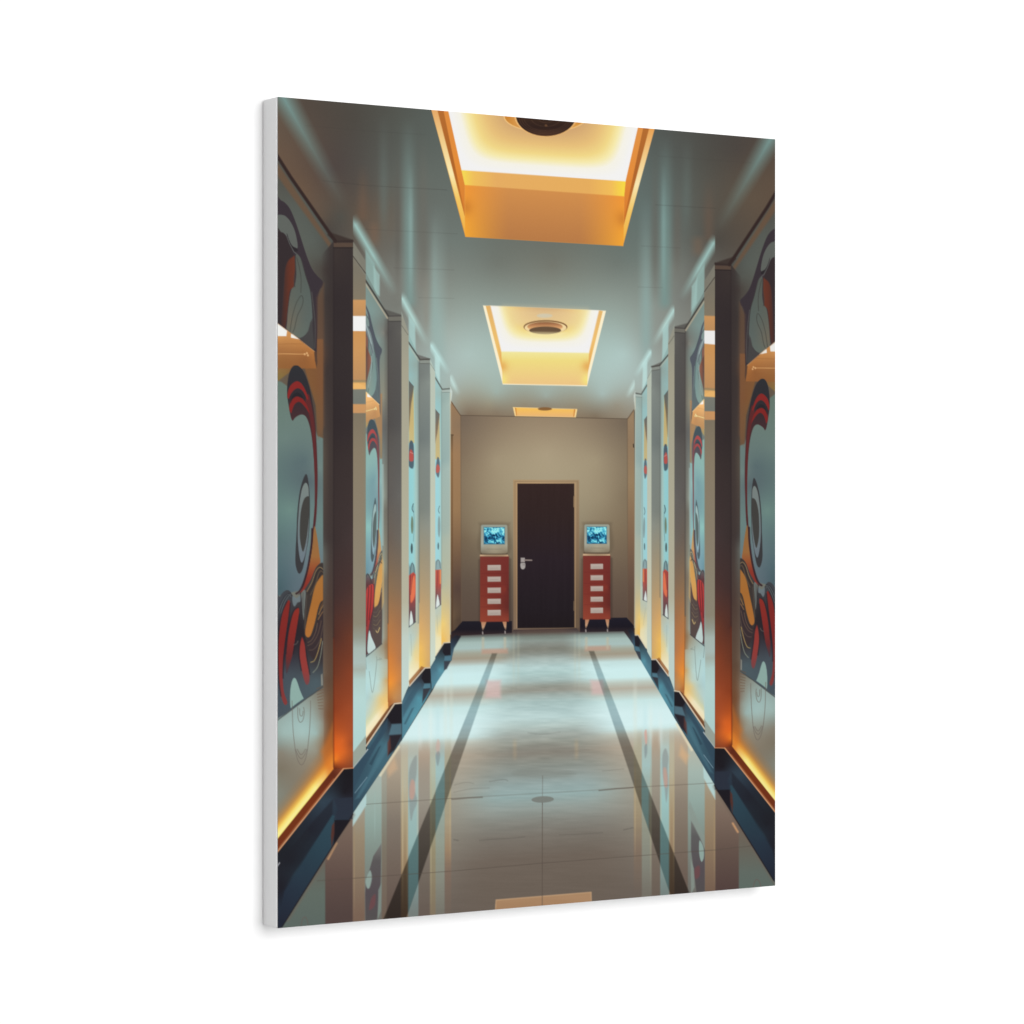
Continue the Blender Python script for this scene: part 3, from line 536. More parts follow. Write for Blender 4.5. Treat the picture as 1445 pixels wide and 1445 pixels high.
    # ---- lower tangle
    blob(ZC((20, 590), (50, 510), (85, 468), (120, 462), (150, 500), (175, 545), (212, 545), (235, 470), (290, 380), (330, 290), (370, 250), (398, 300), (396, 640), (396, 1216), (270, 1302), (100, 1428), (20, 1490)), field([(392, 860, (70, 74, 80)), (405, 840, (66, 68, 72)), (392, 930, (50, 44, 50)), (412, 880, (46, 42, 46)), (425, 895, (46, 41, 45)), (405, 910, (48, 43, 48)), (440, 850, (66, 60, 58)), (410, 930, (58, 58, 66)), (400, 950, (72, 80, 88)), (430, 960, (74, 86, 92)), (445, 960, (78, 92, 98)), (395, 990, (72, 82, 90)), (450, 930, (58, 52, 54)), (440, 920, (58, 52, 54))]), 1.2, 1, 'mural')
    for k, o in enumerate((0, 9, 18, 27)):
        curve(ZC((30 + o, 640), (58 + o, 560), (95 + o, 500), (135, 482 + o)), 1, (96, 104, 106) if k % 2 else (44, 44, 48), .75)
    blob(ZC((150, 505), (178, 522), (212, 500), (214, 545), (188, 558), (165, 588), (150, 560)), (108, 120, 124), 1.4, .95)
    blob(ZC((226, 480), (252, 468), (247, 600), (237, 695), (227, 620)), (112, 118, 114), 1.4, .9)
    line(ZC((213, 480), (214, 560), (222, 680), (236, 760)), 1.1, (52, 50, 54), .8); line(ZC((232, 480), (232, 560), (240, 640)), .9, (70, 72, 72), .6)
    blob(ZC((110, 545), (130, 560), (116, 680), (92, 850), (76, 1000), (72, 1150), (82, 1260), (108, 1340), (86, 1358), (60, 1290), (42, 1150), (36, 950), (45, 780), (70, 640)), vg((850, (130, 46, 41)), (910, (126, 44, 42)), (960, (133, 56, 54)), (995, (130, 62, 60))), 1.4)
    blob(ZC((195, 598), (200, 650), (172, 820), (152, 950), (122, 1060), (100, 1110), (98, 950), (115, 800), (140, 680), (165, 620)), vg((860, (140, 50, 43)), (900, (130, 47, 43)), (930, (106, 48, 48)), (945, (78, 60, 66))), 1.4)
    blob(ZC((225, 825), (246, 880), (257, 980), (282, 1130), (276, 1192), (250, 1192), (220, 1080), (203, 960), (210, 870)), vg((900, (144, 56, 50)), (945, (145, 62, 58)), (965, (122, 70, 72))), 1.8)
    for p in [((106, 548), (66, 640), (42, 780), (34, 950), (40, 1150), (58, 1290)), ((132, 562), (118, 690), (94, 860), (78, 1010), (75, 1150)), ((192, 596), (160, 620), (136, 690), (112, 810), (97, 960)), ((203, 650), (176, 830), (154, 960)), ((222, 820), (206, 880), (200, 970), (218, 1090)), ((228, 825), (250, 890), (262, 990), (286, 1120))]:
        curve(ZC(*p), 1.5, (44, 38, 44), .75, 1.6)
    # dark scaled band and ochre loop
    blob(ZC((398, 262), (345, 268), (312, 335), (290, 420), (258, 480), (243, 640), (240, 770), (255, 850), (290, 850), (330, 740), (398, 500)), (64, 57, 54), 1.3)
    for o, c, a in ((0, (148, 126, 92), .9), (14, (50, 44, 46), .8), (28, (112, 92, 70), .7), (42, (54, 46, 46), .8)):
        curve(ZC((262 + o, 470 + o), (300 + o, 400 + o * .6), (330 + o * .8, 315 + o * .7), (362 + o * .4, 280 + o), (392, 300 + o)), 1, c, a)
    line(ZC((262, 500), (252, 640), (246, 760)), 1, (92, 84, 76), .7)
    blob(ZC((398, 345), (352, 380), (320, 450), (295, 560), (265, 690), (248, 790), (262, 827), (290, 817), (322, 722), (348, 610), (368, 555), (398, 515)), vg((815, (166, 112, 58)), (850, (166, 108, 53)), (895, (174, 112, 56))), 1.3)
    blob(ZC((398, 600), (352, 690), (312, 800), (262, 845), (250, 900), (282, 960), (322, 1000), (372, 930), (398, 800)), (60, 50, 52), 1.5)
    for p, c in [(((355, 650), (372, 610), (394, 570)), (164, 122, 76)), (((350, 690), (370, 655), (394, 620)), (150, 112, 76)), (((362, 610), (378, 575), (394, 545)), (110, 76, 50)), (((345, 720), (330, 790), (300, 850), (270, 870)), (104, 86, 74)), (((375, 700), (350, 800), (310, 870), (270, 895)), (98, 80, 70)), (((388, 740), (365, 850), (320, 920), (280, 930)), (92, 78, 70)),
                 (((292, 1026), (322, 1010), (350, 940), (376, 840)), (176, 150, 94)), (((310, 1106), (346, 1060), (372, 960), (385, 860)), (132, 138, 122)), (((160, 888), (180, 880), (192, 860)), (98, 90, 86))]:
        curve(ZC(*p), 1.1, c, .85)
    poly(ZC((163, 1147), (176, 1156), (190, 1190), (206, 1240), (224, 1284), (237, 1310), (180, 1350), (134, 1386), (130, 1345), (129, 1290), (133, 1230), (141, 1185), (151, 1158)), (142, 172, 164), 1.2)
    poly(ZC((372, 1125), (384, 1115), (388, 1205), (374, 1210)), (150, 146, 134), 1.2, .8)

def bay_near():
    W1 = [(380, 205), (409.3, 250), (472, 340), (470, 1086), (390.8, 1183.5), (380, 1197)]
    poly(W1, field([(395, 260, (84, 84, 78)), (420, 290, (88, 92, 86)), (440, 340, (90, 95, 89)), (450, 360, (86, 88, 82)), (452, 400, (80, 76, 70)), (460, 380, (70, 62, 58)), (466, 420, (62, 55, 53)),
                    (450, 500, (104, 78, 60)), (458, 480, (80, 70, 64)), (466, 520, (60, 53, 52)), (452, 640, (96, 88, 76)), (460, 600, (78, 68, 62)), (460, 720, (80, 70, 64)), (466, 760, (64, 56, 54)), (452, 780, (110, 118, 110)),
                    (460, 860, (92, 78, 68)), (466, 860, (72, 58, 54)), (458, 950, (110, 96, 82)), (466, 960, (88, 66, 54)), (455, 990, (132, 122, 106)), (466, 1010, (112, 70, 48)),
                    (395, 1005, (148, 164, 158)), (420, 1000, (150, 170, 164)), (440, 1005, (150, 164, 156)), (400, 1035, (160, 184, 178)), (425, 1035, (166, 192, 187)), (445, 1035, (158, 182, 176)), (450, 1020, (150, 160, 150)),
                    (392, 1050, (140, 150, 142)), (395, 1062, (136, 130, 116)), (425, 1065, (142, 138, 124)), (445, 1060, (150, 146, 130)), (395, 1085, (126, 118, 102)), (420, 1085, (136, 128, 112)), (440, 1078, (144, 132, 112)), (392, 1120, (132, 134, 122)), (455, 1060, (140, 114, 86)), (460, 1045, (138, 100, 70))]), 1.1, 1, 'wall_panel')
    poly([(380, 214), (404, 250), (466, 343), (466, 352), (400, 262), (380, 232)], (106, 84, 66), 5, .9)
    m = np.zeros((NY, NX)); p = fwd([(380, 150), (455.5, 300), (455, 970), (403, 1007), (380, 1020)]); sl = sub(p[:, 0].min() - 2, p[:, 1].min() - 2, p[:, 0].max() + 2, p[:, 1].max() + 2)
    m[sl] = pmask(p, 1.6, sl); CLIP[0] = m
    mural(0)
    CLIP[0] = None
    line(ZC((388, 1218), (270, 1302), (100, 1430), (30, 1480)), 1.4, (74, 78, 78), .9)
    # soft shade between panel and pillar
    poly([(453, 360), (470, 340), (470, 1060), (456, 1075)], lambda x, y: (field([(466, 400, (60, 53, 52)), (466, 760, (66, 57, 55)), (466, 860, (78, 62, 56)), (466, 950, (94, 74, 60)), (466, 1020, (120, 78, 50))])(x, y), np.clip((x - 452) / 13, 0, 1) * .85), 1.5)
    poly([(446, 420), (456, 400), (457, 600), (448, 620)], (124, 86, 60), 6, .4)
    for k, y in enumerate(range(972, 1003, 4)): line([(446 + k * .4, y), (455, y - 4 + k * .6)], 1, (108, 84, 66), .7)
    for p in [((145, -60), (148, 40), (156, 200), (180, 370), (218, 442), (256, 375), (280, 200), (290, 20), (290, -60)), ((172, 320), (195, 370), (216, 392), (240, 370), (262, 320)), ((185, 318), (205, 352), (216, 360), (232, 350), (250, 318)), ((190, -10), (192, 70), (207, 106), (230, 90), (242, 30), (236, -10)), ((205, 0), (208, 50), (225, 55), (232, 20))]:
        curve(ZD(*p), .9, (112, 104, 96), .75)
    # warm light line at the foot
    a, b = np.array([390.8, 1183.5]), np.array([468.7, 1086.4]); dd = (b - a) / np.hypot(*(b - a)); nn = np.array([dd[1], -dd[0]])
    def glow(x, y):
        d = (x - a[0]) * nn[0] + (y - a[1]) * nn[1]; d = -d if nn[1] > 0 else d
        t = np.clip(((x - a[0]) * dd[0] + (y - a[1]) * dd[1]) / 124.5, 0, 1)
        st = [(-1, (250, 232, 120)), (3, (252, 240, 156)), (7, (250, 226, 120)), (11, (240, 184, 80)), (16, (222, 146, 58)), (25, (196, 128, 60)), (40, (180, 130, 80))]
        c = np.stack([np.interp(d, [s[0] for s in st], [s[1][q] for s in st]) for q in range(3)], -1)
        k = np.clip((t - .72) / .28, 0, 1)[..., None]
        c = c * (1 - k * .75) + np.array([226, 124, 40.]) * k * .75
        al = np.interp(d, [0, 8, 12, 17, 23, 32], [1, 1, .85, .5, .2, 0]); return c, al
    poly([(380, 1198), (380, 1130), (455, 1040), (470, 1030), (470, 1086)], glow, 1.2)
    poly([(452, 1060), (470, 1020), (470, 1085), (462, 1094)], (214, 116, 44), 10, .5)
    # skirting and brass lip
    poly([(380, 1218), (484, 1084), (497.4, 1084), (497.4, 1148), (397, 1308), (380, 1330)], field([(395, 1230, (40, 44, 52)), (430, 1180, (40, 46, 54)), (455, 1132, (52, 66, 78)), (468, 1128, (50, 62, 74)), (488, 1092, (32, 30, 34)), (485, 1118, (33, 31, 36)), (490, 1135, (48, 52, 64)), (478, 1145, (44, 54, 66)), (410, 1215, (34, 36, 42)), (395, 1250, (34, 33, 40)), (440, 1170, (38, 42, 52)), (400, 1285, (40, 50, 64)), (396, 1300, (38, 44, 56)), (430, 1240, (42, 50, 62)), (450, 1195, (44, 62, 74)), (420, 1235, (46, 64, 76))]), 1.2, 1, 'skirting')
    poly([(390, 1268), (420, 1222), (468, 1152), (469, 1128), (440, 1160), (415, 1190), (390, 1222)], (36, 36, 43), 4, .55)
    poly([(400, 1258), (468, 1150), (474, 1152), (467, 1196), (403, 1296), (390, 1310)], field([(460, 1165, (50, 76, 88)), (440, 1205, (46, 66, 78)), (405, 1260, (42, 52, 66)), (398, 1300, (38, 42, 54))]), 3, .85)
    poly([(470, 1127), (496.5, 1125), (496.5, 1156), (470, 1156), (476, 1142)], (46, 52, 64), 2, .9)
    poly([(471, 1157), (494, 1157), (470, 1192)], (33, 30, 35), 2, .95); poly([(466, 1180), (467.5, 1165), (471, 1160), (471, 1176), (467, 1196)], (92, 48, 38), 2, .8)
    line([(497, 1149), (397, 1308)], 1.8, (34, 30, 34), .7)
    line([(390.5, 1222), (393.5, 1217.5)], 1.4, (190, 190, 196), .9)
    poly([(380, 1197), (469, 1086), (484, 1083.5), (380, 1212)], field([(392, 1190, (112, 52, 30)), (440, 1128, (118, 54, 28)), (470, 1092, (96, 44, 30)), (480, 1085, (128, 66, 44))]), 1.3, 1, 'skirting')
    line([(380, 1215), (484, 1084.6), (497.2, 1083.4)], 1.9, (222, 158, 112), .95, 1.2)
    line([(380, 1212), (470, 1099)], 1.2, (180, 104, 60), .7)
    # pillar flank
    poly([(469.3, 341), (497.3, 338), (497.3, 1083.5), (484, 1084), (469.5, 1086)], field([(472, 360, (62, 54, 52)), (494, 360, (58, 51, 50)), (472, 420, (54, 47, 48)), (494, 500, (56, 49, 49)), (472, 600, (52, 45, 46)), (494, 650, (60, 51, 50)), (472, 760, (60, 50, 49)), (494, 760, (68, 56, 55)),
          (472, 840, (68, 50, 48)), (494, 850, (82, 56, 51)), (472, 900, (84, 50, 42)), (494, 900, (108, 60, 44)), (472, 950, (110, 58, 40)), (494, 950, (134, 66, 42)), (472, 1000, (140, 64, 36)), (492, 1000, (158, 76, 44)), (475, 1030, (178, 82, 38)), (490, 1030, (172, 82, 44)), (474, 1058, (226, 104, 38)), (482, 1045, (212, 100, 42)), (484, 1060, (216, 104, 42)), (494, 1050, (164, 80, 44)), (494, 1075, (152, 78, 44)), (472, 1072, (238, 126, 40)), (480, 1076, (186, 88, 40)), (472, 1084, (110, 48, 28))]), 1.1, 1, 'pillar')
    line([(469.8, 350), (469.8, 900)], 2, (48, 41, 42), .45, 2.4); line([(470, 900), (470, 1082)], 1.6, (98, 42, 28), .6, 2)
    poly([(460, 326), (497.3, 338.5), (497.3, 342), (472, 342.5)], (62, 52, 48), 2.5, .9)
    rect(470, 342.5, 497.2, 348.6, (88, 72, 62), 1.4, 1); line([(470, 349.6), (497, 349.6)], 1.2, (42, 36, 36), .8)
    # cornice joint
    line([(386, 213.5), (409.3, 250), (472.4, 340.5)], 4.6, (54, 42, 40), 1, 2)
    line([(462, 331), (472.4, 340.5), (497, 340)], 2, (56, 46, 44), .8, 1.6)

def front_near():
    """face of the first pillar with the light well mirrored in it"""
    st = [(340, (128, 124, 112)), (380, (124, 118, 104)), (422, (132, 122, 104)), (424, (204, 152, 98)), (445.3, (190, 144, 96)), (446.4, (242, 242, 240)), (466.6, (242, 242, 240)), (467.6, (206, 150, 90)), (495, (204, 152, 96)), (535, (190, 144, 98)), (538, (150, 132, 100)), (541, (228, 176, 106)), (548.5, (232, 180, 108)), (549.5, (124, 126, 116)), (569.5, (118, 122, 114)), (571, (204, 152, 100)), (582, (200, 150, 102)), (583.5, (128, 118, 100)), (640, (138, 126, 106)), (760, (140, 130, 112)), (880, (142, 136, 118)), (900, (150, 156, 144)), (915, (170, 186, 178)), (935, (172, 190, 184)), (945, (168, 180, 170)), (960, (180, 208, 202)), (985, (184, 216, 212)), (1030, (180, 214, 210)), (1084, (176, 208, 204))]
    poly([(497, 345), (515.3, 385), (515.3, 1060), (497, 1083.5)], lambda x, y: vg(*st)(x, y) + (np.clip((x - 511) / 5, 0, 1) * (y > 584) * (y < 900))[..., None] * np.array([-6, 2, 4.]), 1.1, 1, 'pillar')
    poly([(497, 340), (515, 368), (515, 390), (497, 362)], (128, 126, 114), 1.5, .9)
    line([(497.4, 361.5), (515, 385.5)], 1.1, (70, 64, 58), .9)
    poly([(497, 541), (505, 540.5), (515, 546), (515, 549), (497, 549)], (236, 184, 112), 1.2, .9)
    poly([(497, 1062), (515.5, 1038), (515.5, 1061), (497, 1083.5)], (152, 160, 148), 1.4, .9)

def bay_two():
    W2 = [(511, 376), (515, 384), (547.5, 446), (547, 1004), (515, 1047), (511, 1053)]
    poly(W2, field([(517, 410, (126, 146, 140)), (525, 440, (128, 150, 145)), (535, 440, (126, 142, 136)), (520, 470, (118, 136, 132)), (532, 480, (128, 148, 143)), (541, 470, (128, 128, 120)), (546, 470, (96, 92, 88)), (541, 560, (142, 140, 124)), (546, 600, (100, 100, 98)), (541, 700, (150, 160, 148)), (546, 720, (120, 118, 108)), (541, 800, (150, 156, 140)), (546, 820, (130, 122, 106)), (541, 900, (158, 160, 144)), (546, 910, (150, 122, 90)), (520, 935, (176, 202, 197)), (530, 935, (178, 202, 195)), (540, 938, (180, 192, 178)), (540, 955, (186, 196, 176)), (520, 960, (188, 220, 216)), (533, 962, (190, 216, 208)), (545, 960, (206, 168, 110)), (520, 985, (182, 208, 202)), (533, 975, (196, 214, 200)), (520, 1010, (190, 214, 206)), (528, 1000, (206, 214, 190)), (536, 985, (226, 206, 150))]), 1.1, 1, 'wall_panel')
    m = np.zeros((NY, NX)); p = fwd([(515.3, 430), (538.5, 480), (538.5, 908), (515.3, 927)]); sl = sub(p[:, 0].min() - 2, p[:, 1].min() - 2, p[:, 0].max() + 2, p[:, 1].max() + 2)
    m[sl] = pmask(p, 1.5, sl); return m
def bay_two_post():
    line([(515.5, 927), (538, 908.5)], 1.2, (70, 70, 72), .9)
    poly([(537.8, 655), (540.5, 655), (540.5, 770), (537.8, 770)], (156, 180, 176), 1.5, .8)
    poly([(538, 780), (541, 795), (541, 850), (538, 860)], (216, 176, 110), 1.6, .6)
    for p in [((137, 395), (142, 440), (156, 530), (172, 450), (184, 330), (184, 300)), ((112, 300), (118, 380)), ((200, 310), (215, 316), (190, 322))]: curve(ZG(*p), .8, (120, 130, 124), .6)
    poly([(541, 450), (548, 450), (548, 930), (541, 930)], lambda x, y: (vg((450, (92, 90, 86)), (700, (104, 100, 94)), (860, (128, 110, 90)), (930, (150, 108, 70)))(x, y), np.clip((x - 540) / 8, 0, 1) * .8), 1.5)
    # glow along the foot
    a, b = np.array([515, 1041.]), np.array([549, 997.]); dd = (b - a) / np.hypot(*(b - a)); nn = np.array([-dd[1], dd[0]])
    nn = nn if nn[1] < 0 else -nn
    def glow(x, y):
        d = (x - a[0]) * nn[0] + (y - a[1]) * nn[1]
        t = np.clip(((x - a[0]) * dd[0] + (y - a[1]) * dd[1]) / 55., 0, 1)[..., None]
        st = [(0, (250, 232, 190)), (7, (252, 240, 200)), (12, (248, 222, 140)), (20, (238, 190, 100)), (30, (220, 180, 120))]
        c = np.stack([np.interp(d, [s[0] for s in st], [s[1][q] for s in st]) for q in range(3)], -1)
        k = np.clip((t - .6) / .4, 0, 1); c = c * (1 - .6 * k) + np.array([248, 178, 70.]) * .6 * k
        return c, np.interp(d, [0, 6, 10, 16, 24], [.95, .85, .5, .2, 0])
    poly([(515, 1043), (515, 990), (549, 940), (549, 998)], glow, 1.3)
    # pillar flank
    poly([(546.6, 446), (566, 445.5), (566, 992.4), (555, 992.6), (546.8, 998)], field([(549, 470, (84, 82, 80)), (564, 470, (96, 94, 90)), (549, 600, (82, 79, 77)), (564, 620, (94, 92, 89)), (549, 700, (96, 92, 88)), (564, 700, (104, 102, 98)), (549, 760, (108, 96, 86)), (564, 760, (110, 104, 96)), (549, 830, (140, 112, 84)), (564, 830, (134, 110, 88)), (549, 880, (176, 122, 76)), (564, 880, (160, 114, 80)), (549, 930, (210, 130, 64)), (558, 930, (196, 126, 72)), (564, 930, (178, 122, 82)), (549, 965, (240, 150, 56)), (556, 960, (226, 142, 66)), (564, 965, (186, 130, 82)), (564, 985, (180, 136, 96)), (549, 990, (176, 110, 60)), (556, 985, (196, 140, 84))]), 1.1, 1, 'pillar')
    line([(546.8, 450), (546.8, 880)], 1.4, (72, 68, 66), .6, 1.8); line([(546.8, 880), (547, 990)], 1.2, (170, 96, 44), .6, 1.6)
    rect(547.5, 446.5, 565.8, 452.6, (112, 110, 102), 1.2); line([(547.5, 453.4), (565.6, 453.4)], 1.1, (66, 64, 62), .8)
    poly([(541, 436), (566, 444), (566, 446.2), (548, 446.6)], (86, 84, 80), 2, .8)
    line([(547, 446), (565.6, 445.4)], 1.4, (74, 70, 68), .8)
    line([(514.6, 395), (547, 445.6)], 2.4, (70, 66, 62), .95, 1.4)
    line([(515, 400.5), (546, 449)], 1.8, (196, 178, 150), .7, 1.6)
    # skirting of the bay
    poly([(497, 1083.5), (517, 1058), (517, 1046), (556, 992), (566, 992), (566.5, 1044), (497, 1148)], field([(500, 1095, (55, 79, 93)), (512, 1075, (58, 82, 96)), (500, 1125, (54, 76, 90)), (510, 1110, (61, 90, 105)), (520, 1060, (64, 92, 107)), (535, 1030, (60, 85, 98)), (540, 1050, (70, 108, 122)), (530, 1075, (68, 104, 118)), (555, 1035, (60, 66, 76)), (560, 1010, (38, 34, 38)), (552, 1010, (40, 38, 44))]), 1.2, 1, 'skirting')
    poly([(497, 1088), (516, 1062), (532, 1038), (546, 1014), (546, 1028), (530, 1053), (514, 1082), (504, 1102), (497, 1116)], (54, 76, 92), 3, .8)
    poly([(500, 1128), (516, 1100), (534, 1066), (545, 1046), (545, 1060), (528, 1090), (506, 1126)], (84, 126, 140), 4, .45)
    poly([(520, 1078), (534, 1054), (537, 1052), (524, 1080)], (48, 70, 84), 1.6, .7)
    poly([(556.5, 992.6), (566, 992.6), (566, 1021), (551, 1021), (545.5, 1012)], (36, 33, 38), 1.6, 1)
    poly([(552, 1022), (566, 1021), (566, 1036), (548, 1037)], (88, 122, 136), 2, .8)
    poly([(549, 1038), (565.5, 1037), (556, 1058), (547, 1066)], (42, 36, 42), 1.8, .9)
    poly([(546, 1048), (550, 1040), (551, 1056), (546, 1068)], (104, 60, 52), 2, .7)
    poly([(515, 1043), (549, 996), (556, 992), (517, 1052)], (120, 74, 44), 1.4, .9)
    line([(515.5, 1053), (556, 993), (565.8, 992)], 1.8, (232, 214, 186), .95, 1.3)
    line([(497.2, 1083.6), (518, 1057.6)], 1.4, (206, 214, 214), .9, 1.2); line([(500, 1119), (517, 1097)], .9, (150, 180, 192), .7)
    # far pillar face
    poly([(565.8, 440), (576, 470), (576, 967), (565.8, 992.4)], vg((430, (160, 186, 180)), (450, (150, 150, 136)), (520, (166, 162, 142)), (700, (176, 173, 151)), (850, (182, 180, 158)), (900, (194, 208, 197)), (990, (196, 218, 212))), 1.1, 1, 'pillar')
    line([(566, 459), (575, 472.5)], 1, (104, 104, 96), .7)

def bay_three():
    W3 = [(571, 460), (575.6, 470), (591.5, 507), (591.5, 948), (575.6, 969), (571, 976)]
    poly(W3, field([(578, 500, (150, 184, 180)), (587, 515, (148, 168, 162)), (578, 530, (150, 186, 184)), (588, 560, (158, 174, 164)), (588, 700, (166, 196, 190)), (588, 800, (172, 190, 176)), (588, 880, (190, 190, 166)), (580, 900, (186, 206, 198)), (580, 930, (206, 226, 212)), (588, 930, (236, 206, 140)), (580, 955, (240, 236, 206))]), 1.1, 1, 'wall_panel')
    m = np.zeros((NY, NX)); p = fwd([(575.8, 536), (583.6, 544), (586.4, 700), (586, 878), (575.8, 886)]); sl = sub(p[:, 0].min() - 2, p[:, 1].min() - 2, p[:, 0].max() + 2, p[:, 1].max() + 2)
    m[sl] = pmask(p, 1.4, sl); return m
def bay_two_mid():
    # upper figure: pale swirl over a rust flank
    poly(ZE((108, 700), (128, 735), (152, 800), (140, 860), (122, 930), (108, 1000)), hg((514, (84, 70, 68)), (519, (132, 82, 66)), (523, (150, 100, 84))), 1.6, .9)
    blob(ZE((112, 560), (130, 590), (150, 650), (165, 720), (160, 780), (145, 730), (128, 660), (112, 610)), (132, 146, 148), 1.6, .75)
    for p, c in [(((112, 570), (135, 640), (150, 700)), (176, 196, 196)), (((118, 640), (140, 690), (160, 760)), (92, 100, 104)), (((150, 780), (150, 860), (132, 980)), (160, 180, 178)), (((172, 760), (182, 880), (192, 1060)), (100, 116, 118)), (((112, 505), (150, 580), (175, 660), (205, 725)), (74, 84, 90))]:
        curve(ZE(*p), 1, c, .8)
    # lower tangle
    poly(ZF((108, 800), (125, 762), (150, 800), (170, 790), (176, 980), (216, 880), (217, 1216), (110, 1292)), vg((808, (104, 112, 114)), (825, (98, 62, 64)), (870, (84, 58, 62)), (905, (92, 78, 80))), 1.2)
    curve(ZF((110, 800), (124, 768), (142, 790), (150, 830)), 1, (62, 66, 70), .9)
    blob(ZF((114, 900), (128, 850), (158, 832), (166, 870), (160, 980), (142, 1060), (126, 1160), (114, 1240), (110, 1050)), vg((826, (186, 70, 66)), (870, (170, 58, 58)), (912, (120, 62, 64))), 1.3)
    for p in [((134, 850), (128, 950), (120, 1100)), ((150, 840), (146, 950), (136, 1060))]: curve(ZF(*p), 1.1, (82, 44, 48), .85)
    blob(ZF((222, 700), (205, 715), (188, 780), (172, 900), (170, 985), (186, 972), (202, 930), (216, 830), (228, 760)), vg((795, (206, 156, 90)), (830, (216, 164, 92)), (858, (208, 156, 90))), 1.3)
    curve(ZF((160, 800), (180, 720), (205, 690), (218, 700)), 1.4, (86, 76, 70), .85); curve(ZF((166, 830), (182, 750), (208, 705)), .9, (168, 142, 106), .7)
    blob(ZF((166, 990), (196, 960), (217, 890), (217, 1190), (192, 1244), (166, 1190), (152, 1090)), (88, 76, 72), 1.4, .9)
    for k in range(5): curve(ZF((164, 1010 + k * 26), (184, 1010 + k * 28), (206, 970 + k * 30)), .8, (142, 124, 92) if k % 2 else (110, 98, 88), .7)
    curve(ZF((180, 1130), (190, 1140), (203, 1110)), 1.2, (204, 178, 120), .9)
    blob(ZF((137, 1128), (150, 1168), (178, 1246), (128, 1272), (128, 1190)), (194, 214, 210), 1.2)
    poly(ZF((110, 1150), (118, 1240), (126, 1272), (112, 1290)), (92, 60, 62), 1.2, .9)
def bay_three_mid():
    poly([(574, 530), (590, 530), (590, 890), (574, 890)], hg((576, (148, 206, 210)), (582, (152, 208, 210)), (586, (166, 200, 194))), 1.1, 1, 'mural')
    poly(ZF((388, 700), (396, 720), (412, 690), (425, 720), (432, 760), (432, 800), (388, 800)), (122, 150, 152), 1.8, .9); curve(ZF((398, 770), (405, 705), (420, 712), (424, 770)), 1, (74, 92, 98), .85)
    curve(ZF((418, 320), (410, 350), (418, 372)), 1.1, (72, 88, 92), .9); curve(ZF((419, 335), (423, 450), (418, 560)), .8, (104, 136, 138), .7)
    ell(*ZF((410, 455))[0], 1.7, 12.5, (112, 126, 104), 1.2, .95); ell(*ZF((408, 605))[0], 1.5, 7.2, (66, 78, 80), 1.3, .9)
    poly(ZF((386, 780), (400, 768), (418, 756), (434, 772), (434, 1072), (386, 1112)), vg((810, (186, 80, 70)), (835, (178, 72, 66)), (860, (116, 78, 80)), (880, (92, 82, 86))), 1.4)
    blob(ZF((410, 800), (426, 780), (432, 860), (424, 920), (402, 950), (400, 880)), (232, 122, 84), 1.8, .9)
    curve(ZF((400, 775), (396, 860), (390, 960)), .9, (92, 56, 60), .8); curve(ZF((418, 770), (412, 800), (400, 900)), .9, (110, 62, 62), .7)
    blob(ZF((393, 1098), (400, 1010), (408, 1014), (416, 1080)), (216, 228, 222), 1.2)
    poly([(576, 565), (583, 545), (584, 625), (576, 625)], vg((545, (196, 168, 108)), (600, (206, 176, 112)), (625, (206, 184, 124))), 2, .9)
    poly([(575.8, 536), (583.5, 545), (579.5, 570), (577, 600), (575.8, 610)], vg((536, (92, 92, 90)), (570, (112, 100, 86)), (605, (150, 130, 98))), 1.6, .9)
    blob([(576, 640), (577, 625), (580, 621.5), (583, 628), (583.5, 650), (582, 661), (576, 657)], vg((621, (74, 92, 106)), (635, (84, 92, 102)), (661, (78, 100, 110))), 1.4, .95)
    blob([(576.5, 640), (579, 634), (582.5, 640), (582.5, 650), (577, 650)], (188, 86, 78), 1.6, .95); line([(578, 638), (582, 640)], .9, (206, 170, 160), .7)
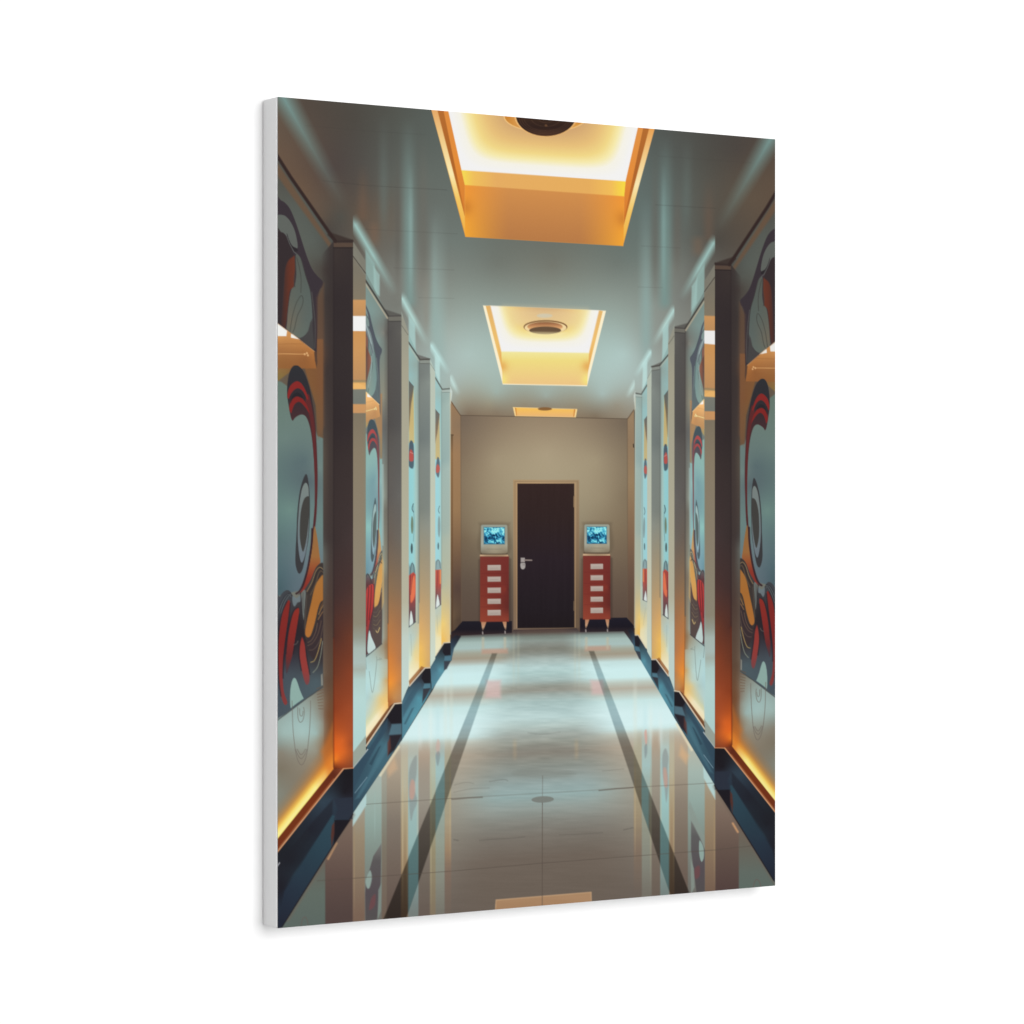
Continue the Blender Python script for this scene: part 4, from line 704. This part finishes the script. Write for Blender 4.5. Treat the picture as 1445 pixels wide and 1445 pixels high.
def bay_three_post():
    line([(576, 885), (586, 877.5)], 1.1, (80, 84, 84), .8)
    line([(579, 895), (580, 925)], .8, (150, 160, 150), .4)
    poly([(588.5, 505), (592, 505), (592, 880), (588.5, 880)], (116, 128, 124), 2, .5)
    poly([(576, 962), (576, 940), (584, 915), (592, 880), (592, 945)], vg((880, (214, 196, 150)), (920, (244, 214, 134)), (950, (248, 238, 200))), 8, .5)
    poly([(590.6, 507), (606.4, 507), (606.4, 942.4), (599, 942.4), (590.8, 946)], field([(593, 530, (118, 124, 120)), (604, 540, (134, 142, 136)), (593, 620, (114, 122, 119)), (604, 640, (130, 138, 133)), (593, 720, (126, 132, 124)), (604, 740, (142, 146, 136)), (593, 790, (160, 148, 122)), (604, 800, (162, 150, 126)), (593, 840, (184, 156, 116)), (604, 840, (178, 156, 120)), (593, 880, (214, 170, 110)), (604, 880, (198, 164, 116)), (593, 915, (240, 190, 100)), (604, 915, (212, 172, 114)), (594, 937, (240, 192, 92)), (604, 937, (208, 168, 112))]), 1.1, 1, 'pillar')
    line([(590.8, 512), (591, 850)], 1.2, (98, 104, 102), .5, 1.6)
    rect(592, 508, 606.2, 512.4, (140, 146, 138), 1.1); line([(592, 513), (606, 513)], .9, (88, 88, 84), .7)
    poly([(588, 500), (606.4, 506), (606.4, 508), (592, 508)], (104, 102, 98), 1.6, .8)
    line([(575.8, 483), (592, 507.4), (606, 506.8)], 2, (78, 76, 72), .9, 1.3)
    line([(576, 487.5), (590, 509)], 1.2, (190, 186, 166), .6, 1.3)
    poly([(566, 991), (576.5, 967), (598, 942), (606.5, 942), (608.5, 974), (566.5, 1044)], field([(568, 1000, (78, 118, 134)), (568, 1030, (84, 132, 148)), (580, 985, (74, 110, 126)), (590, 985, (86, 146, 162)), (582, 1010, (90, 148, 164)), (595, 965, (60, 74, 86)), (603, 950, (38, 36, 40))]), 1.2, 1, 'skirting')
    poly([(598.6, 942.6), (606.4, 942.6), (606.6, 964), (598, 964), (594, 957)], (36, 34, 39), 1.4)
    poly([(598, 965), (606.6, 964.5), (606.6, 971), (596, 972)], (86, 128, 144), 1.6, .8)
    poly([(596.5, 972), (606.5, 971), (600, 984), (595, 992)], (56, 52, 58), 1.6, .85)
    poly([(567, 996), (577, 980), (590, 962), (594, 966), (580, 990), (568, 1012)], (60, 86, 102), 2.5, .6)
    poly([(569, 1022), (580, 1000), (584, 998), (572, 1022)], (56, 84, 98), 1.6, .6)
    poly([(576, 961), (594, 940), (598.5, 942), (577, 968)], (150, 96, 56), 1.3, .8)
    line([(577, 968), (599, 942.6), (606, 942.2)], 1.6, (240, 226, 202), .9, 1.2)
    poly([(606.2, 506), (613.5, 526), (613.5, 930), (606.2, 942.4)], vg((500, (178, 202, 196)), (520, (184, 194, 180)), (700, (192, 198, 180)), (850, (202, 204, 182)), (930, (204, 218, 204))), 1.1, 1, 'pillar')
    line([(606.4, 513), (613, 523)], .9, (130, 134, 126), .6)

def bay_four():
    W4 = [(609, 514), (613, 524), (623, 549), (623, 911), (613, 927), (609, 934)]
    poly(W4, field([(615, 545, (158, 196, 194)), (621, 555, (158, 184, 178)), (615, 570, (154, 196, 196)), (621, 640, (164, 200, 196)), (621, 760, (172, 206, 202)), (616, 865, (190, 200, 184)), (618, 900, (226, 226, 196)), (622, 895, (244, 214, 140))]), 1.1, 1, 'wall_panel')
    m = np.zeros((NY, NX)); p = fwd([(613.2, 576), (620, 584), (622.6, 720), (622, 853), (613.2, 860)]); sl = sub(p[:, 0].min() - 2, p[:, 1].min() - 2, p[:, 0].max() + 2, p[:, 1].max() + 2)
    m[sl] = pmask(p, 1.3, sl); return m
def bay_four_mid():
    poly([(612, 570), (626, 570), (626, 865), (612, 865)], hg((613, (160, 212, 220)), (618, (160, 212, 216)), (622, (166, 204, 202))), 1.1, 1, 'mural')
    curve(ZF((585, 335), (578, 360), (584, 380)), 1, (96, 116, 120), .8); ell(*ZF((582, 465))[0], 1.8, 15, (134, 156, 156), 1.3, .9); ell(*ZF((577, 590))[0], 1.1, 5, (84, 104, 108), 1.2, .85)
    poly(ZF((556, 690), (575, 672), (598, 700), (600, 745), (556, 745)), (140, 164, 166), 1.6, .9); curve(ZF((560, 740), (566, 690), (582, 682), (590, 730)), .9, (96, 110, 114), .8)
    poly(ZF((556, 742), (602, 738), (602, 965), (556, 990)), vg((804, (190, 92, 76)), (825, (178, 84, 74)), (845, (120, 98, 100)), (858, (104, 98, 102))), 1.4)
    poly(ZF((586, 742), (602, 740), (600, 830), (586, 830)), (226, 146, 94), 1.6, .9); curve(ZF((574, 745), (570, 830), (564, 920)), .9, (116, 66, 64), .7)
    blob(ZF((563, 984), (571, 900), (580, 925), (585, 966)), (220, 230, 226), 1.1)
    poly([(613.3, 600), (619.6, 584), (620.5, 648), (613.3, 648)], vg((584, (186, 160, 116)), (648, (206, 182, 122))), 1.8, .9)
    poly([(613.3, 576.5), (619.8, 584), (616.6, 610), (613.3, 626)], vg((576, (98, 96, 92)), (620, (140, 116, 92))), 1.4, .9)
    blob([(614.2, 665), (616, 647), (618.5, 646), (620, 655), (619.5, 668), (617.5, 674)], vg((646, (92, 106, 116)), (674, (100, 112, 120))), 1.3, .95)
    blob([(614.5, 660), (617, 655), (620, 660), (619, 666), (615, 667)], (190, 98, 88), 1.4, .95)
def bay_four_post():
    line([(613.4, 859.5), (622, 852.5)], 1, (96, 100, 98), .7)
    line([(616, 868), (617, 893)], .8, (150, 160, 150), .35)
    poly([(613, 920), (613, 905), (618, 885), (634, 845), (634, 905)], vg((845, (200, 196, 160)), (885, (240, 214, 140)), (920, (248, 238, 200))), 7, .5)
    poly([(622, 549), (634.6, 549), (634.6, 906.6), (626, 907), (622.2, 911)], field([(624, 565, (150, 172, 166)), (633, 570, (166, 186, 178)), (624, 650, (148, 172, 168)), (633, 660, (166, 186, 178)), (624, 750, (160, 178, 168)), (633, 760, (174, 184, 168)), (624, 820, (176, 184, 162)), (633, 820, (186, 184, 158)), (624, 850, (204, 192, 146)), (633, 850, (200, 186, 146)), (626, 880, (238, 206, 124)), (633, 880, (220, 194, 138)), (626, 903, (240, 192, 100)), (633, 903, (226, 196, 138))]), 1.1, 1, 'pillar')
    line([(622.4, 553), (622.6, 830)], 1, (120, 138, 134), .5, 1.4)
    rect(623, 549.5, 634.5, 553, (172, 186, 178), 1.1); line([(623, 553.6), (634, 553.6)], .8, (116, 122, 116), .6)
    line([(613.2, 532.4), (623.4, 549.4), (634, 548.4)], 1.8, (88, 90, 86), .85, 1.2)
    poly([(634.4, 545), (637.6, 552), (637, 560), (635.4, 570), (634.4, 570)], (204, 216, 208), 1.2, .9)
    line([(634.8, 555), (634.8, 895)], 1.4, (200, 200, 178), .7, 1.2)
    poly([(606.5, 941.5), (613.4, 926), (625, 907), (635, 906), (637, 931), (608.5, 974)], field([(609, 950, (80, 120, 136)), (615, 945, (78, 118, 134)), (620, 945, (92, 150, 166)), (630, 915, (38, 36, 40))]), 1.2, 1, 'skirting')
    poly([(627, 907.4), (634.8, 906.8), (635, 924), (627, 925), (624, 920)], (38, 36, 42), 1.2)
    poly([(627, 926), (636, 925), (636, 932), (626, 932)], (84, 124, 142), 1.4, .8)
    poly([(626, 933), (635, 933), (630, 944), (626, 946)], (60, 58, 66), 1.4, .8)
    line([(613.6, 925.6), (625.6, 907.2), (634.6, 906.4)], 1.4, (242, 228, 196), .9, 1.2)
    poly([(634.8, 905), (642, 896), (650, 898), (640, 915), (636.5, 932)], field([(637, 906, (48, 58, 72)), (645, 899, (38, 38, 46)), (637, 925, (70, 104, 122))]), 1.4, .95, 'skirting')

# warps: left bays -> right bays, nearest mural -> the farther murals
R1 = Warp([(454, 398), (412, 592.6), (430.5, 670), (420.6, 798), (454.6, 969.5), (414.3, 957), (472, 340), (409.3, 250), (484, 1083), (468.7, 1086), (394.7, 1178.6), (394.7, 1198), (497, 1148), (404, 1296), (497, 1083), (497, 338), (470, 700), (497, 700), (390, 700)],
          [(1045, 424.5), (1079.6, 606.3), (1064.5, 675.5), (1072, 790.5), (1045, 947.5), (1077.5, 933.7), (1029.5, 373), (1082, 293.4), (1022.5, 1054), (1033.5, 1053.6), (1093.8, 1131), (1094, 1147), (1008.3, 1107.5), (1086, 1232), (1009, 1054.5), (1009, 370.5), (1032.5, 703), (1009.2, 703), (1097.5, 703)])
R2 = Warp([(497, 1083), (517, 1058), (515, 1041), (555.4, 992.4), (566, 992), (566.5, 1044), (497, 1148), (547.2, 445.3), (514.6, 395), (566, 445.3), (497, 338), (497, 445.7), (497, 467), (497, 583), (515, 445.7), (515, 583), (537.5, 493), (538, 909), (515, 926), (523, 592), (520.6, 641.5), (547, 720), (566, 720), (515, 720), (497, 720)],
          [(1009, 1054.5), (993.7, 1034), (994, 1017), (958.7, 975.3), (951.5, 975), (951.5, 1013), (1008.3, 1107.5), (966.5, 463), (994.2, 420), (951.4, 462), (1009, 370.5), (1009, 466.4), (1009, 486), (1009, 592.8), (994.2, 466.4), (994.2, 592.8), (974, 505), (974, 896), (994, 910.5), (986, 601.8), (988.6, 647.6), (967, 722), (951.5, 722), (994.2, 722), (1009, 722)])
R3 = Warp([(592, 507), (576, 483), (606, 507), (576, 536), (583.5, 545), (579, 622), (576, 886), (586, 878), (599, 942), (606.5, 942), (577, 967), (608.5, 974), (566, 992), (566.5, 1044), (566, 446), (591, 720), (606.3, 720), (575.8, 720)],
          [(930.4, 515.3), (942.8, 500.5), (919.2, 517.7), (943, 549), (936.5, 558), (939.5, 627), (943, 874), (935, 868), (925.8, 930), (919, 930.5), (943, 953), (918.8, 957.4), (951.5, 975), (951.5, 1013), (951.4, 462), (930.5, 722), (919.3, 722), (943.2, 722)])
R4 = Warp([(613, 532), (623, 549), (634, 549), (614, 577), (617, 646), (614, 860), (622, 852), (623, 908), (635, 906), (635, 931), (608.5, 942), (606.5, 507), (608.5, 974), (622.5, 720), (634.6, 720), (613, 720)],
          [(913, 543), (905, 556), (896.6, 555.5), (913, 586), (911, 648), (913, 850), (906.6, 846), (902, 897), (895.3, 896), (896.5, 917), (918, 931), (919.2, 517.7), (918.8, 957.4), (906.6, 722), (895.2, 722), (913.4, 722)])
M12 = Warp([(454, 398), (412, 592.6), (454.6, 969.5), (430.5, 670), (420.6, 798), (417.5, 516), (414, 957), (390, 457), (443, 496), (446, 670)],
           [(537.7, 493), (520.6, 641.5), (538, 909), (528.3, 704), (524.4, 786), (523, 592), (520, 890), (507, 545), (534.5, 571), (534, 690)])
def gain(g, lift): 
    g = np.array(g); lift = np.array(lift, float)
    return lambda c: np.clip(c * g + lift, 8, 246)
def side(sfx, R, tint):
    for n, bay in ((4, 'far'), (3, 'three'), (2, 'two'), (1, 'near')):
        w = R[n - 1] if R else None
        TAG[0] = f'|{n}{sfx}'; TF[0] = w; CM[0] = tint
        ch = lambda a: Chain(a, w) if w else a
        if n == 4:
            CLIP[0] = bay_four(); bay_four_mid(); CLIP[0] = None; bay_four_post()
        if n == 3:
            CLIP[0] = bay_three(); bay_three_mid(); CLIP[0] = None; bay_three_post()
        if n == 2:
            CLIP[0] = bay_two(); TF[0] = ch(M12); CM[0] = gain((1.2, 1.22, 1.22), (12, 24, 26)); mural(1); TF[0] = w; CM[0] = tint; bay_two_mid(); CLIP[0] = None; bay_two_post(); front_near()
        if n == 1: bay_near()
    TF[0] = None; CM[0] = None; TAG[0] = ''
# bright slanting patches above each pillar, on the ceiling
for p, w0, w1, c, a, cut in [([(494, 306), (558, 416)], 11, 9, (160, 198, 192), .95, 497.3), ([(563, 414), (603, 488)], 8, 7, (182, 218, 212), .95, 566), ([(605, 483), (633, 528)], 7, 6, (192, 228, 224), .95, 606.5), ([(633, 529), (647, 558)], 6, 5, (198, 226, 220), .85, 634.6),
                         ([(1012, 334), (960, 424)], 10, 8, (158, 194, 188), .95, 1009), ([(954, 432), (921, 488)], 7.5, 6.5, (182, 216, 210), .95, 951.4), ([(920, 493), (896, 532)], 6.5, 5.5, (192, 226, 222), .95, 919.3), ([(898, 536), (884, 562)], 5.5, 5, (196, 222, 216), .85, 895.4)]:
    ray(p, w0, w1, c, a, .5, .12, cut)
for pl, c in [([(515, 352), (528, 372), (535, 440), (527, 426), (515, 392)], (146, 178, 172)), ([(526, 375), (535, 388), (535, 418), (527, 412)], (158, 190, 184)), ([(576, 445), (585, 458), (586, 495), (576, 482)], (170, 206, 202)), ([(613, 500), (620, 508), (620, 542), (613, 530)], (190, 224, 220)),
              ([(994, 372), (983, 390), (975, 448), (984, 430), (994, 416)], (146, 178, 172)), ([(984, 392), (976, 404), (975, 440), (983, 428)], (156, 188, 182)), ([(943, 455), (935, 466), (934, 510), (943, 498)], (168, 204, 200)), ([(913, 508), (907, 516), (906, 550), (913, 540)], (188, 222, 218))]:
    poly(pl, c, 3, .8)
side('L', None, None)
side('R', (R1, R2, R3, R4), gain((.97, .965, .965), (0, 0, 0)))

# close the hairline gaps between pictured elements
for _ in range(40):
    hole = IDS == 0
    if not hole.any(): break
    for ax, sh in ((0, 1), (0, -1), (1, 1), (1, -1)):
        nb = np.roll(IDS, sh, ax); fill = (IDS == 0) & (nb > 0); IDS[fill] = nb[fill]
# fine print grain
IMG += rng.normal(0, .6, (NY, NX, 1))
IMG = np.clip(IMG, 6, 250)

# ================================================================== BLENDER SCENE
sc = bpy.context.scene
C = sc.collection
RAD_FRONT = 1.195            # light arriving on the print (set with the lamps below)

def mat(name, col, rough=.6, spec=.3):
    m = bpy.data.materials.new(name); m.use_nodes = True
    b = m.node_tree.nodes['Principled BSDF']
    b.inputs['Base Color'].default_value = (*col, 1); b.inputs['Roughness'].default_value = rough
    b.inputs['Specular IOR Level'].default_value = spec
    return m
def link(name, me, m, parent=None):
    o = bpy.data.objects.new(name, me); C.objects.link(o); me.materials.append(m)
    if parent: o.parent = parent
    return o

# -- wall (the canvas hangs on it) : painted plaster with a barely visible tooth
wm = mat('white_wall_paint', (.9, .9, .9), .8, .1)
nt = wm.node_tree; nz = nt.nodes.new('ShaderNodeTexNoise'); nz.inputs['Scale'].default_value = 260
bp = nt.nodes.new('ShaderNodeBump'); bp.inputs['Strength'].default_value = .03; bp.inputs['Distance'].default_value = .001
nt.links.new(nz.outputs['Fac'], bp.inputs['Height']); nt.links.new(bp.outputs['Normal'], nt.nodes['Principled BSDF'].inputs['Normal'])

# canvas frame: x right along the print, y into the wall, z up; origin = centre of the printed face
root = bpy.data.objects.new('canvas_print', None); C.objects.link(root)
root['label'] = 'white-edged stretched canvas print of a retro corridor with glowing ceiling lights'
root['category'] = 'canvas print'
# camera at the origin looking along +Y (level); canvas placed from its measured corners
px = lambda x: (x - 722.5) / F_PX
dL, dR = F_PX / HL, F_PX / HR
pL = np.array([px(XL) * dL, dL]) * H; pR = np.array([px(XR) * dR, dR]) * H
ex = (pR - pL) / np.hypot(*(pR - pL)); ey = np.array([-ex[1], ex[0]])      # along the face / into the wall
Wm = float(np.hypot(*(pR - pL))); Tm = T_DEPTH * H
mid = (pL + pR) / 2
zc = -(YM - 722.5) / F_PX * (dL + dR) / 2 * H
root.location = (mid[0], mid[1], zc); root.rotation_euler = (0, 0, math.atan2(ex[1], ex[0]))

bm = bmesh.new()
bmesh.ops.create_cube(bm, size=1)
for v in bm.verts: v.co = (v.co.x * Wm, (v.co.y + .5) * Tm + .0004, v.co.z * H)
bmesh.ops.bevel(bm, geom=[e for e in bm.edges if all(v.co.y < Tm / 2 for v in e.verts) or abs(e.verts[0].co.y - e.verts[1].co.y) > Tm / 2], offset=.0008, segments=3, affect='EDGES')
me = bpy.data.meshes.new('wrapped_canvas'); bm.to_mesh(me); bm.free()
cm = mat('white_canvas_cloth', (.84, .84, .84), .8, .1)
nt = cm.node_tree; tc = nt.nodes.new('ShaderNodeTexCoord')
hs = []
for ax in ('X', 'Z'):
    wv = nt.nodes.new('ShaderNodeTexWave'); wv.bands_direction = ax; wv.inputs['Scale'].default_value = 520; nt.links.new(tc.outputs['Object'], wv.inputs['Vector']); hs.append(wv)
mx = nt.nodes.new('ShaderNodeMath'); mx.operation = 'ADD'; nt.links.new(hs[0].outputs['Fac'], mx.inputs[0]); nt.links.new(hs[1].outputs['Fac'], mx.inputs[1])
bp = nt.nodes.new('ShaderNodeBump'); bp.inputs['Strength'].default_value = .05; bp.inputs['Distance'].default_value = .0003
nt.links.new(mx.outputs[0], bp.inputs['Height']); nt.links.new(bp.outputs['Normal'], nt.nodes['Principled BSDF'].inputs['Normal'])
link('wrapped_canvas', me, cm, root)

# -- printed picture, cut into its pictured elements
ink = bpy.data.materials.new('printed_ink'); ink.use_nodes = True
nt = ink.node_tree; b = nt.nodes['Principled BSDF']; b.inputs['Roughness'].default_value = .7; b.inputs['Specular IOR Level'].default_value = .0
at = nt.nodes.new('ShaderNodeAttribute'); at.attribute_name = 'ink'
nt.links.new(at.outputs['Color'], b.inputs['Base Color'])
lin = np.where(IMG / 255 <= .04045, IMG / 255 / 12.92, ((IMG / 255 + .055) / 1.055) ** 2.4)
lin = np.clip(lin / RAD_FRONT, 0, .95)
INSET = .0006 / Wm
ux = (-.5 + INSET + U * (1 - INSET)) * Wm
vz = (.5 - V) * H
PX = np.broadcast_to(ux[None, :], (NY, NX)); PZ = np.broadcast_to(vz[:, None], (NY, NX))
idc = IDS[:-1, :-1].copy()
vid = np.arange(NY * NX).reshape(NY, NX)
quads = np.stack([vid[:-1, :-1], vid[1:, :-1], vid[1:, 1:], vid[:-1, 1:]], -1)
flatc = np.concatenate([lin.reshape(-1, 3), np.ones((NY * NX, 1))], 1).astype(np.float32)

def pieces(k):
    """the separate pieces of one pictured element"""
    sel = np.flatnonzero((idc == k).reshape(-1))
    if len(sel) > 60000: return [sel]
    todo = set(sel.tolist()); comp = []; w_ = NX - 1
    while todo:
        st = [todo.pop()]; c = []
        while st:
            p = st.pop(); c.append(p)
            for nb in (p - 1, p + 1, p - w_, p + w_):
                if nb in todo: todo.discard(nb); st.append(nb)
        comp.append(np.array(c))
    return sorted(comp, key=len, reverse=True)
for _ in range(2):                                   # crumbs join the element beside them
    for k in range(1, len(KEYS)):
        for n_, c in enumerate(pieces(k)):
            if len(c) < 40 and (n_ > 0 or len(c) < 6): idc.reshape(-1)[c] = 0
    for _ in range(40):
        if not (idc == 0).any(): break
        for ax, sh in ((0, 1), (0, -1), (1, 1), (1, -1)):
            nb = np.roll(idc, sh, ax); fill = (idc == 0) & (nb > 0); idc[fill] = nb[fill]
LABELS = {'door': 'dark brown door at the end of the pictured corridor', 'cabinet|left': 'red cabinet with five pale label plates left of the pictured door', 'cabinet|right': 'red cabinet with five pale label plates right of the pictured door',
          'monitor|left': 'cream monitor with blue picture on the cabinet left of the door', 'monitor|right': 'cream monitor with blue picture on the cabinet right of the door',
          'light_well|near': 'largest glowing amber ceiling recess, cut by the top edge', 'light_well|middle': 'middle glowing cream ceiling recess with round speaker', 'light_well|far': 'thin amber ceiling recess by the end wall',
          'floor': 'glossy pale marble floor of the pictured corridor', 'ceiling': 'glossy grey green ceiling of the pictured corridor',
          'inlaid_stripe|left': 'dark floor stripe left of centre', 'inlaid_stripe|right': 'dark floor stripe right of centre',
          'mural|1L': 'swirling abstract mural at the left edge of the print', 'mural|1R': 'swirling abstract mural at the right edge of the print'}

def ink_mesh(name, cells, parent, label=None):
    q = quads.reshape(-1, 4)[cells]
    if len(q) == 0: return None
    uq, inv = np.unique(q, return_inverse=True); inv = inv.reshape(-1)
    n, f = len(uq), len(q)
    me = bpy.data.meshes.new(name)
    me.vertices.add(n); me.loops.add(4 * f); me.polygons.add(f)
    co = np.stack([PX.reshape(-1)[uq], np.zeros(n), PZ.reshape(-1)[uq]], 1)
    me.vertices.foreach_set('co', co.astype(np.float32).reshape(-1))
    me.loops.foreach_set('vertex_index', inv.astype(np.int32))
    me.polygons.foreach_set('loop_start', (np.arange(f) * 4).astype(np.int32))
    me.update(calc_edges=True)
    ca = me.color_attributes.new('ink', 'FLOAT_COLOR', 'POINT')
    ca.data.foreach_set('color', flatc[uq].reshape(-1))
    o = link(name, me, ink, parent)
    if label: o['label'] = label
    return o

PARENT = {'hinge': 'door', 'door_handle': 'door', 'screen': 'monitor', 'label_plate': 'cabinet', 'cabinet_leg': 'cabinet', 'cabinet_top': 'cabinet', 'speaker': 'light_well'}
objs = {}
order = sorted(range(1, len(KEYS)), key=lambda k: KEYS[k].split('|')[0] in PARENT)
for k in order:
    base, _, sfx = KEYS[k].partition('|')
    par = root
    if base in PARENT:
        par = objs.get(PARENT[base] + ('|' + sfx if sfx else '')) or objs.get(PARENT[base]) or root
    for n_, cells in enumerate(pieces(k)):
        o = ink_mesh('printed_' + base, cells, par, LABELS.get(KEYS[k]) if n_ == 0 else None)
        if n_ == 0: objs[KEYS[k]] = o


# wall behind, touching the canvas back
bm = bmesh.new()
vs = [bm.verts.new(p) for p in ((-6, Tm + .0012, -4), (6, Tm + .0012, -4), (6, Tm + .0012, 4), (-6, Tm + .0012, 4))]
f = bm.faces.new(vs)
r = bmesh.ops.extrude_face_region(bm, geom=[f])
for v in [g for g in r['geom'] if isinstance(g, bmesh.types.BMVert)]: v.co.y += .12
bmesh.ops.recalc_face_normals(bm, faces=bm.faces)
me = bpy.data.meshes.new('wall'); bm.to_mesh(me); bm.free()
wall = link('wall', me, wm)
wall.matrix_world = root.matrix_basis.copy(); wall['kind'] = 'structure'

# ------------------------------------------------------------------ camera
cam = bpy.data.cameras.new('camera'); co = bpy.data.objects.new('camera', cam); C.objects.link(co)
cam.sensor_width = 36; cam.lens = 36 * F_PX / 1445; cam.clip_end = 100
co.location = (0, 0, 0); co.rotation_euler = (math.pi / 2, 0, 0)
sc.camera = co

# ------------------------------------------------------------------ light: soft studio
w = bpy.data.worlds.new('World'); sc.world = w; w.use_nodes = True
w.node_tree.nodes['Background'].inputs['Color'].default_value = (1, 1, 1, 1)
w.node_tree.nodes['Background'].inputs['Strength'].default_value = .32
def lamp(name, loc, size, power):
    """large softbox facing the canvas; loc in canvas coordinates (x right, -y towards the room, z up)"""
    L = bpy.data.lights.new(name, 'AREA'); L.shape = 'SQUARE'; L.size = size; L.energy = power
    o = bpy.data.objects.new(name, L); C.objects.link(o)
    from mathutils import Vector
    p = root.matrix_basis @ Vector(loc); o.location = p
    o.rotation_euler = (root.matrix_basis.translation - p).to_track_quat('-Z', 'Y').to_euler()
lamp('softbox', (.6, -6.0, 1.1), 4.4, 390)
sc.view_settings.view_transform = 'Standard'; sc.view_settings.look = 'None'
sc.view_settings.exposure = 0; sc.view_settings.gamma = 1; sc.view_settings.use_curve_mapping = False
